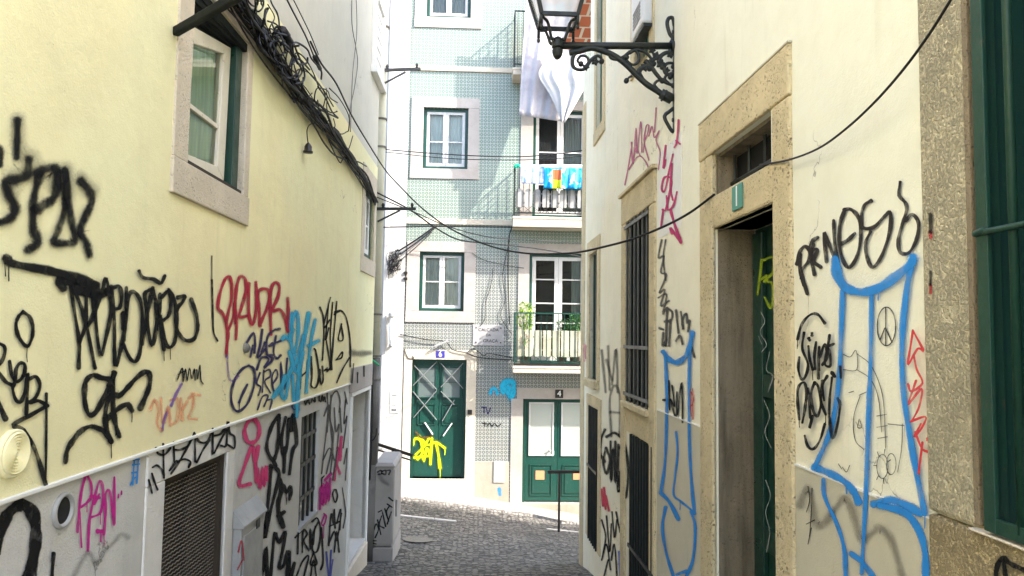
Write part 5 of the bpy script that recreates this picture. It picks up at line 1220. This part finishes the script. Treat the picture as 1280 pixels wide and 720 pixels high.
GL([[5,(353,424),(357,420),(362,424),(366,412)],[(365,392),(363,410),(364,428),(367,440),(372,424),(373,400),(370,390),(366,402),(364,425)],[6,(386,392),(381,420),(372,448),(360,470),(348,488),(342,496)],[(368,440),(362,468),(357,498),(352,490),(356,470)],[(379,420),(376,452),(372,500)],[(366,470),(368,500),(372,512)],[4,(394,400),(389,425),(385,462),(383,490)],[5,(386,432),(398,426)],[5,(362,440),(371,466),(379,440)],[5,(374,455),(373,480),(371,520)]], CY, 4.6, .5, .92, 'sky-blue spray letters over other tags')
GL([[(375,486),(377,452)],[(377,470),(384,464)],[(383,488),(385,450)],[(389,446),(390,470),(389,482),(395,484),(399,468),(395,440),(393,436)],[(400,462),(401,480),(404,474),(403,458)],[(406,463),(409,460)],[(409,464),(412,461)]], BK, 2.3, .3, 1, 'black letters just above the plinth line')
GL([[(400,384),(404,395),(405,412),(404,440),(403,450)],[(413,372),(408,392),(405,410),(412,400)],[(411,380),(407,425),(411,410)],[(407,420),(412,450),(413,462),(415,440)],[(416,378),(413,420),(415,462)],[(421,377),(418,412),(414,458)],[(407,462),(414,462)]], BK, 1.9, .25, 1, 'tall thin black tag')
GL([[(418,393),(425,388),(432,395),(436,412),(438,432),(438,458)],[(427,405),(423,424),(429,424),(427,408)],[(421,449),(428,440),(427,447),(420,450)],[(421,478),(428,462),(437,447)],[3,(419,390),(424,389)]], BK, 2, .25, 1, 'black pointed arch tag near the doorway')
GL([[8,(440,441),(450,442),(462,441)]], GY, 8, .8, .6, 'grey smudge by the drainpipe')
GL([[(455,458),(455,470)],[(447,466),(447,478)],[(442,455),(440,478)]], BK, 2.2, .5, .8, 'short black ticks over the pale doorway', .033)
# plinth
GP([[15,(-8,690),(2,658),(14,638),(28,631),(40,640),(45,662),(43,690),(35,730)],[5,(67,692),(65,722)]], BK, 15, .15, 1, 'very thick black arch at the bottom left corner')
GP([[(107,594),(102,614),(99,640),(97,665)],[(109,594),(114,605),(114,620),(109,628),(101,634)],[2,(100,640),(102,684)],[(110,688),(112,650),(118,622),(125,601),(129,615),(126,640),(113,647)],[4,(114,620),(124,622)],[(118,630),(124,618)],[(130,668),(132,640),(132,618),(137,614),(141,640),(143,655),(143,597)],[5,(122,664),(127,664)],[2,(126,664),(126,677)],[2,(148,618),(148,622)],[2,(152,614),(152,618)]], MG, 3.1, .12, 1, 'dripping magenta block letters beside the round pipe hole')
GP([[(167,575),(174,574)],[(166,581),(174,580)],[(168,574),(166,606)],[(173,576),(171,604)],[(165,591),(172,590)],[(163,606),(168,598)],[(166,598),(172,596)]], BL, 2, .2, 1, 'small blue grid-like mark')
GP([[(92,722),(103,700),(112,690),(120,706),(130,690),(142,678),(152,668),(160,672)]], GY, 7, .95, .35, 'faint grey zigzag haze')
GP([[3,(195,560),(198,567),(206,568),(213,560)],[(204,555),(205,597)],[(191,584),(197,582),(204,590),(205,597)],[(190,592),(193,602),(197,612)],[(186,600),(190,616)],[(217,553),(218,577)],[(217,562),(226,562),(236,556),(243,541),(238,552),(226,574),(214,592)],[(222,577),(230,574),(238,577),(236,584)],[(244,543),(244,577)],[(243,541),(249,552),(259,552),(266,536)],[(262,550),(254,562),(246,578)],[(266,536),(266,567)],[(266,545),(276,542),(285,529)],[(283,538),(276,550),(268,566)],[(284,528),(283,556),(276,557)],[(286,528),(287,541),(293,546),(293,560),(285,556)],[(212,588),(221,576)]], BK, 2.7, .12, 1, 'black spiky lettering on the white border over the vent', .0125)
GP([[(319,524),(311,526),(306,538),(309,551),(317,553),(323,546),(324,534),(319,524)]], PK, 4.6, .35, 1, 'pink ring')
GP([[(314,559),(306,582),(299,606),(313,605)],[(317,560),(319,578),(323,558)],[(319,575),(321,602)],[3.2,(322,586),(325,611),(328,584),(330,608),(333,582),(334,600)]], PK, 4.2, .3, 1, 'pink letters under the pink ring')
GP([[(349,519),(341,530),(335,548),(334,562),(341,575),(346,565),(348,548),(349,522)],[(339,583),(337,610),(334,640),(331,673),(336,648),(343,620),(349,594),(345,585),(338,582)],[(357,522),(352,548),(354,567),(359,556),(361,524)],[(362,524),(365,540),(364,530),(367,518),(371,552),(366,563),(362,592)],[(341,575),(345,582)],[(356,560),(355,590)]], BK, 4.2, .25, 1, 'black snake-like letters to the left of the cellar window')
GP([[6,(350,600),(352,612),(348,628),(349,643),(354,658)],[4,(355,607),(358,616),(363,608),(364,614),(362,624)],[5,(348,645),(355,640)]], BK, 5, .25, 1, 'black jagged shape beside the window bars')
GP([[(317,724),(322,700),(326,688),(329,714),(333,684),(334,722)],[(338,724),(341,690),(344,666),(349,678),(357,664),(353,690),(349,709),(355,706),(360,688),(359,722)],[(362,690),(362,724),(368,704)]], BK, 4, .25, 1, 'black pointed flame letters near the ground')
GP([[(376,497),(384,495)],[(380,496),(382,506),(385,499),(387,505)],[(389,503),(392,492),(394,502),(390,499)],[(396,491),(402,489)],[(399,490),(399,501)],[(401,502),(403,494),(404,501),(406,496),(407,502)]], BK, 2, .25, 1, 'small rounded black word above the window bars')
GP([[(409,490),(410,520),(406,556),(402,592)],[(414,494),(412,520),(417,548),(408,592)],[(424,515),(425,500),(421,489),(415,496),(413,520),(416,560),(413,592)],[(418,510),(420,540),(424,530),(421,566),(416,600)],[(405,520),(411,506),(409,540)],[(404,575),(412,560),(418,575)],[(425,510),(427,540)]], GY, 1.9, .35, .9, 'grey scribbled column of loops right of the window bars')
GP([[(427,546),(424,566),(420,586),(418,600)],[(422,560),(426,570)],[(421,580),(425,592)],[(427,548),(425,575)]], PK, 3.4, .5, .8, 'streaky pink strokes')
GP([[(400,636),(401,608),(403,632),(405,604),(407,630),(409,602),(411,626),(413,598)],[(406,600),(414,592)],[2,(406,643),(402,654),(405,656),(408,646),(405,642)]], MG, 3.2, .35, .95, 'magenta zigzag near the window sill')
GP([[(372,692),(373,666)],[(369,672),(378,662)],[(378,690),(379,663),(384,667),(380,676),(386,688)],[(388,686),(388,661),(391,682),(394,658)],[(398,652),(391,668),(391,688),(397,688),(401,666),(397,648),(390,652)],[(402,660),(404,700),(401,712)],[(370,722),(378,702),(386,695),(380,720)],[(388,724),(392,700),(396,724)],[(392,690),(388,705),(396,705),(392,690)]], BK, 2.3, .25, 1, 'black tags below the cellar window')
GP([[(411,682),(414,642),(417,655),(418,636),(419,660)],[(421,654),(426,636),(425,662)],[(412,658),(424,652)],[(411,680),(418,664),(421,676),(427,642)],[(418,690),(421,664),(424,690)]], BK, 2, .25, 1, 'narrow black tag left of the doorway')
GP([[(408,690),(411,722)],[(414,688),(412,724)],[(416,700),(413,720)]], (.08,.10,.38), 2.4, .4, .9, 'blue strokes at the foot of the wall')
GP([[(367,500),(365,508),(369,512),(374,502)]], PU, 1.8, .4, .8, 'purple tick')
GP([[(404,618),(402,600),(405,595)],[(418,612),(416,618),(419,628),(422,620),(420,612)]], BK, 2, .3, 1, 'small black loops')
GP([[(432,500),(430,530),(434,520),(429,560)],[(430,580),(434,560),(432,600)],[(428,610),(432,640),(429,660)],[(431,490),(434,505)]], BK, 1.6, .4, .85, 'thin black scrawl on the strip beside the pale doorway')
GP([[(298,690),(302,676),(305,700)],[(297,712),(303,700)]], RD, 2, .4, .9, 'small red triangle on the lower wall', .058)
# right wall
GR([[(781,231),(786,205),(790,178)],[(789,178),(791,205),(795,160),(796,192),(801,152),(802,190)],[(804,190),(807,160),(811,157),(809,168),(806,175)],[(811,170),(815,158),(818,172),(824,163),(820,175),(825,190),(823,212)],[(786,212),(793,200),(800,195),(807,202),(811,212),(813,226)],[(806,165),(805,178),(811,200)],[(791,200),(795,185),(800,195)],[(820,135),(818,165)]], (.50,.16,.26), 1.6, .3, .9, 'fine rose-pink scrawl high on the wall above the barred window')
mb = MB(); a = RW.px(852,230); b = RW.px(822,230); mb.box(RW, a[0], b[0], RW.px(836,292)[1], RW.px(845,172)[1], -.005, .0025); part('overpaint_patch', mb, M['patch_white'], RB, label='patch of white paint behind the pink writing')
GR([[(832,182),(829,210),(832,200)],[(841,193),(836,214),(831,238),(827,236),(830,222),(839,224),(836,244),(832,262),(828,262)],[(846,240),(842,256),(835,262),(833,245)],[(840,205),(838,235),(841,250)],[(829,262),(826,285)],[3.5,(838,262),(843,280),(851,303)],[3,(840,292),(838,285),(850,302)],[(848,150),(846,176),(843,184)],[(845,176),(850,180)]], (.50,.04,.16), 2.4, .3, .95, 'crimson-pink vertical tag on the white patch', .0065)
GR([[(827,300),(823,322),(830,320),(826,340),(833,344),(824,366),(831,362),(826,382),(836,376)],[(832,300),(829,322),(832,350)],[(823,372),(833,368),(829,390)]], GY, 2.6, .5, .8, 'grey vertical tag beside the barred window')
GR([[(829,392),(833,386),(840,390),(839,400),(831,402)],[(834,385),(832,432)],[(838,400),(836,432)],[(829,416),(828,432),(833,425)],[(845,388),(848,416)],[(851,390),(854,412),(853,400),(858,392),(859,404),(862,400),(860,414)],[(845,426),(850,420),(853,430)],[(863,430),(868,446)],[(824,410),(829,412)]], GY, 2.8, .35, .85, 'grey tags above the narrow blue figure')
GR([[6,(829,440),(836,449),(846,453),(856,446),(862,433),(865,416)],[(831,442),(833,480),(833,530),(831,580),(826,616)],[(862,440),(861,490),(862,560),(865,610),(868,642)],[4.5,(826,616),(837,628),(848,649)],[2.4,(845,540),(847,566),(844,594),(842,618),(850,626),(860,634),(869,642)],[(832,634),(828,660),(833,692),(843,724)],[(864,640),(869,660),(866,700),(857,722)],[(846,718),(858,714)]], BL, 3.6, .2, .95, 'narrow blue figure drawn beside the doorway', .0075)
GR([[(836,476),(837,512)],[(840,482),(843,508),(838,498),(845,522),(846,490)],[(847,518),(852,478),(853,528)],[3,(829,500),(831,500)]], BK, 2, .25, 1, 'small black letters inside the narrow blue figure', .0085)
GR([[(862,484),(864,520)],[(864,490),(867,500),(863,510)],[(866,486),(866,524)]], (.6,.12,.10), 1.5, .4, .8, 'tiny red scribble', .008)
GR([[(752,438),(757,490)],[(760,433),(762,487)],[(765,480),(770,436),(772,490)],[(777,436),(782,490)],[(764,545),(762,500),(768,482),(775,496),(774,545)],[(763,515),(774,516)],[(758,450),(765,475)]], GY, 3.6, .8, .6, 'faded wide grey letters between the openings')
GR([[(756,537),(751,550),(751,568),(756,577)],[(757,560),(754,578),(758,592),(762,576),(758,560)],[(763,552),(764,602),(766,560),(769,604),(769,552)],[(773,556),(772,612),(777,608)],[(774,560),(781,556),(778,580)],[(777,545),(782,560),(785,590),(782,622),(776,612),(774,590)],[(758,546),(768,541),(777,548)]], BK, 3, .4, .85, 'black rounded letters with a heavy arch')
GR([[(752,612),(754,632)],[(755,610),(757,636)],[(757,620),(761,638)]], (.6,.05,.10), 2.8, .4, .9, 'small red letters below the black word')
GR([[(752,650),(757,670),(754,690)],[(758,645),(762,690),(764,655)],[(765,640),(768,672),(771,650)],[(752,700),(758,680),(763,712)],[(764,700),(768,680),(771,720)],[(755,720),(760,700)],[(770,640),(775,665)]], BK, 2.1, .3, .9, 'dense black scribbles at the foot of the wall')
GR([[(774,690),(776,722)],[(779,688),(778,724)],[(775,705),(780,700)]], (.08,.18,.6), 3, .4, .9, 'blue strokes near the barred opening')
GR([[(730,430),(730,452)],[(732,432),(732,448)]], (.6,.18,.25), 2, .6, .6, 'pink smear on the corner stone', .018)
GR([[(1000,318),(1000,336),(1004,356)],[(996,330),(999,316),(1006,308),(1012,314),(1011,326),(1002,338),(1004,350),(1009,367)],[(1017,306),(1014,322),(1018,343)],[(1022,297),(1015,302),(1013,312),(1022,312),(1017,326),(1026,334)],[(1033,327),(1030,291),(1036,305),(1046,327),(1043,300),(1042,276)],
   [(1055,262),(1064,262),(1073,272),(1076,292),(1072,318),(1062,334),(1054,326),(1049,305),(1050,280),(1056,262)],[(1051,305),(1060,300),(1068,292)],[(1089,251),(1081,256),(1077,268),(1078,284),(1092,284),(1106,270),(1113,266),(1112,290),(1102,320),(1091,334),(1084,322),(1082,304),(1088,290)],
   [(1125,228),(1124,244),(1132,254),(1133,264),(1128,280),(1123,300),(1125,315),(1136,316),(1146,298),(1148,278),(1140,268),(1132,276)]], (.035,.03,.028), 4.4, .15, 1, 'large black word with a looping final figure', .0042)
GR([[11,(1044,325),(1047,345),(1058,360),(1078,365),(1098,360),(1118,347),(1138,330),(1141,322)],[6,(1053,364),(1051,420),(1048,480),(1040,530),(1030,558),(1018,584)],[5.4,(1089,366),(1088,450),(1085,530),(1082,620),(1077,716)],[7,(1140,326),(1132,370),(1127,430),(1129,490),(1138,550),(1147,600),(1156,642)],
   [8.5,(1018,584),(1038,592),(1058,604),(1068,616),(1073,628)],[9,(1092,630),(1112,625),(1132,631),(1150,642)],[9,(1100,632),(1130,640),(1148,662),(1156,690),(1157,724)],[5,(1029,600),(1031,622),(1046,655),(1055,686),(1057,722)],[6.5,(1064,692),(1079,704),(1092,722)]], BL, 7, .3, .95, 'large blue outline figure spanning the wall between the doorway and the pitted jamb', .0085)
GR([[(997,424),(1002,406),(1012,394),(1022,393),(1031,404)],[(1005,416),(1003,436),(1010,455),(1007,470),(1002,474),(998,462),(999,447)],[(1010.5,433),(1012,448),(1016,462)],[(1020,428),(1018,446),(1019,461)],[(1024,434),(1023,452),(1023,473)],[(1025,446),(1031,430),(1034,446),(1028,456)],[(1037,419),(1034,438),(1031,455),(1038,457),(1037,440),(1034,434),(1042,430)],[4,(1011,423),(1012,425)],[4,(1015,417),(1015,419)],
   [(999,524),(997,500),(998,484),(1005,478),(1008,490),(1006,512),(1003,528)],[(1010,486),(1011,500),(1013,522)],[(1018,478),(1014,492),(1016,512),(1022,520),(1026,504),(1023,484),(1018,478)],[(1028,476),(1026,500),(1032,518)],[(1034,470),(1028,482),(1030,500)],[(1040,472),(1037,500),(1037,525),(1041,548),(1047,530),(1050,506),(1047,498)],[(1006,545),(1010,558),(1017,561),(1025,550),(1031,530)],[(1016,520),(1012,534)],[5,(1040,466),(1043,470)],[3,(1050,458),(1051,472)]], BK, 3.4, .12, 1, 'two-line black marker tag with a smile below it', .0135)
GR([[(1141,414),(1137,440),(1135,456),(1147,436),(1154,438),(1141,413)],[(1142,444),(1146,462),(1153,479),(1139,489),(1135,480)],[(1136,502),(1145,476)],[(1136,505),(1152,486),(1149,508),(1140,526)],[(1138,527),(1157,521),(1152,535),(1143,546),(1151,530)],[(1144,540),(1152,560),(1160,565)],[(1153,553),(1148,592)],[(1159,548),(1159,550)]], (.60,.05,.06), 2.7, .15, 1, 'slanting red marker letters beside the pitted jamb', .0165)
def circ(x, y, rx, ry, n=16): return [(x+rx*math.cos(6.2832*i/n), y+ry*math.sin(6.2832*i/n)) for i in range(n+1)]
GR([circ(1108,408,11.5,24), [(1107,384),(1107,408)],[(1107,408),(1107,432)],[(1106,410),(1100,425)],[(1107,410),(1115,428)]], (.03,.03,.03), 1.3, .1, 1, 'thin hand-drawn peace sign', .0045)
GR([[(1054,443),(1063,446),(1070,438),(1071,462),(1054,462)],[(1071,442),(1088,456),(1100,482),(1105,510),(1107,560)],[(1071,462),(1088,474),(1098,498),(1102,540)],[(1061,491),(1067,489)],[(1074,494),(1083,490)],[(1075,495),(1067,522),(1069,550),(1080,562)],[(1074,524),(1072,534),(1077,534),(1075,526)],[(1048,580),(1052,586)],[(1053,584),(1058,590),(1062,582)],[(1128,530),(1127,560),(1122,590)],[(1096,520),(1108,518)],[(1096,534),(1109,532)],[(1097,548),(1109,546)],[(1110,530),(1130,532)]]+[circ(1103,583,7,15),circ(1114,580,6,13)]+[[(1103+7*math.cos(a),583+15*math.sin(a)),(1103+11*math.cos(a),583+22*math.sin(a))] for a in (.5,1.4,2.3,3.2,4.1,5.0,5.9)], (.05,.05,.05), 1.0, .1, .9, 'fine pen doodle of a face and a spiky flower inside the blue figure', .0045)
GR([[(1000,632),(1008,612),(1014,618),(1020,655),(1032,652),(1048,630),(1056,622),(1066,640),(1076,674),(1088,668),(1100,660),(1112,672),(1122,700),(1128,726)]], GY, 11, .9, .42, 'wide faded grey wave below the ledge', .008)
GR([[(1010,608),(1012,625),(1008,640)],[(1015,610),(1014,640),(1012,670)],[(1008,655),(1018,650)],[(1010,680),(1014,660)]], BK, 1.2, .2, .8, 'thin black pen scratches below the ledge', .008)
GR([[6,(1244,724),(1247,706),(1254,698),(1262,704),(1270,708),(1284,714)],[5,(1255,704),(1257,724)]], BK, 6, .2, 1, 'thick black curl under the green grille', .036)
GR([[5,(1163,268),(1163,290)],[4,(1163,340),(1163,356)]], BK, 5, .6, .8, 'black smudges on the edge of the pitted jamb', .024)
GR([[5,(1163,290),(1163,297)],[4,(1163,356),(1163,366)]], (.45,.03,.04), 5, .6, .8, 'red smudges on the edge of the pitted jamb', .024)
def GD(st, col, w, soft, alpha, label): return graffiti(RW, RB, st, col, w, soft, alpha, label, -.200)
GD([[(952,325),(950,345),(947,368)],[(955,325),(966,322),(966,340),(955,352)],[(956,352),(966,356),(964,385),(956,372)],[(950,350),(958,345)]], (.30,.40,.02), 3.5, .5, .8, 'yellow-green letters on the dark door')
GD([[(951,390),(956,402),(950,415),(958,430),(952,440)],[(962,440),(958,462),(966,470),(960,490)],[(955,500),(962,520),(956,540),(964,560)],[(957,600),(963,620),(957,640),(962,665),(958,690)],[(948,420),(952,430)]], (.40,.42,.40), 1.0, .2, .8, 'thin pale scratched tags down the dark door')
# facade
def GF(st, col, w, soft, alpha, label, d): return graffiti(FC, FB, st, col, w, soft, alpha, label, d)
GF([[(516,556),(519,548),(526,552),(528,566),(522,574)],[(520,568),(530,558),(536,548)],[(530,576),(534,560),(538,572)],[(524,545),(534,556),(545,553),(556,560)],[3.5,(545,553),(548,568),(550,585)],[(540,548),(538,580)],[(518,572),(534,570)]], (.50,.62,.01), 3.2, .35, 1, 'bright yellow-green tag across the foot of door number six', -.084)
GF([[2.5,(520,540),(527,547),(540,545)]], (.12,.07,.02), 2.5, .4, .9, 'brown scribble above the yellow tag', -.083)
GF([[(613,492),(615,486),(619,486),(622,492)],[7,(629,490),(628,482),(634,477),(641,478),(642,486),(640,496)],[6,(630,485),(636,492),(640,500)],[6,(633,481),(640,490)]], (.03,.42,.62), 4, .4, 1, 'blue cloud-like spray on the tiles', .004)
GF([[(586,489),(588,483),(590,489)],[(592,483),(592,489),(595,489)]], (.20,.10,.50), 1.6, .2, 1, 'small violet letters on the stone jamb', .017)
GF([[(602,509),(608,509)],[(605,509),(605,516)],[(608,511),(610,517),(613,510)]], IN, 1.5, .2, 1, 'small dark letters on the tiles', .004)
GF([[(603,529),(609,530)],[(606,528),(606,533)],[(609,533),(612,529),(615,533),(618,529),(622,533),(626,530)]], BK, 1.3, .2, 1, 'tiny black word low on the tiles', .004)
GF([[4,(624,611),(625,618)]], BL, 4, .6, .8, 'small blue spot near the ground', .015)
# ================================================================= LIGHT
S = Vector((1.0, -.5, .9)).normalized(); elev = math.asin(S.z); rot = math.atan2(S.x, S.y)
w = bpy.data.worlds.new('World'); sc.world = w; w.use_nodes = True; nt = w.node_tree; bg = nt.nodes['Background']
sky = nt.nodes.new('ShaderNodeTexSky'); sky.sky_type = 'NISHITA'; sky.sun_disc = False; sky.sun_elevation = elev; sky.sun_rotation = rot; sky.air_density = 1.0; sky.dust_density = 2.5; sky.ozone_density = 1.0
nt.links.new(sky.outputs[0], bg.inputs[0]); bg.inputs[1].default_value = .15
sl = bpy.data.lights.new('sun', 'SUN'); sl.energy = 2.0; sl.angle = R(.6); sl.color = (1, .95, .87)
so = bpy.data.objects.new('sun', sl); COL.objects.link(so); so.rotation_euler = S.to_track_quat('Z', 'Y').to_euler(); so.location = (5, -3, 12)
sc.view_settings.view_transform = 'Standard'; sc.view_settings.look = 'None'; sc.view_settings.exposure = 2.7; sc.view_settings.gamma = 1; sc.view_settings.use_curve_mapping = False
sc.cycles.max_bounces = 10; sc.cycles.diffuse_bounces = 6; sc.cycles.transparent_max_bounces = 16
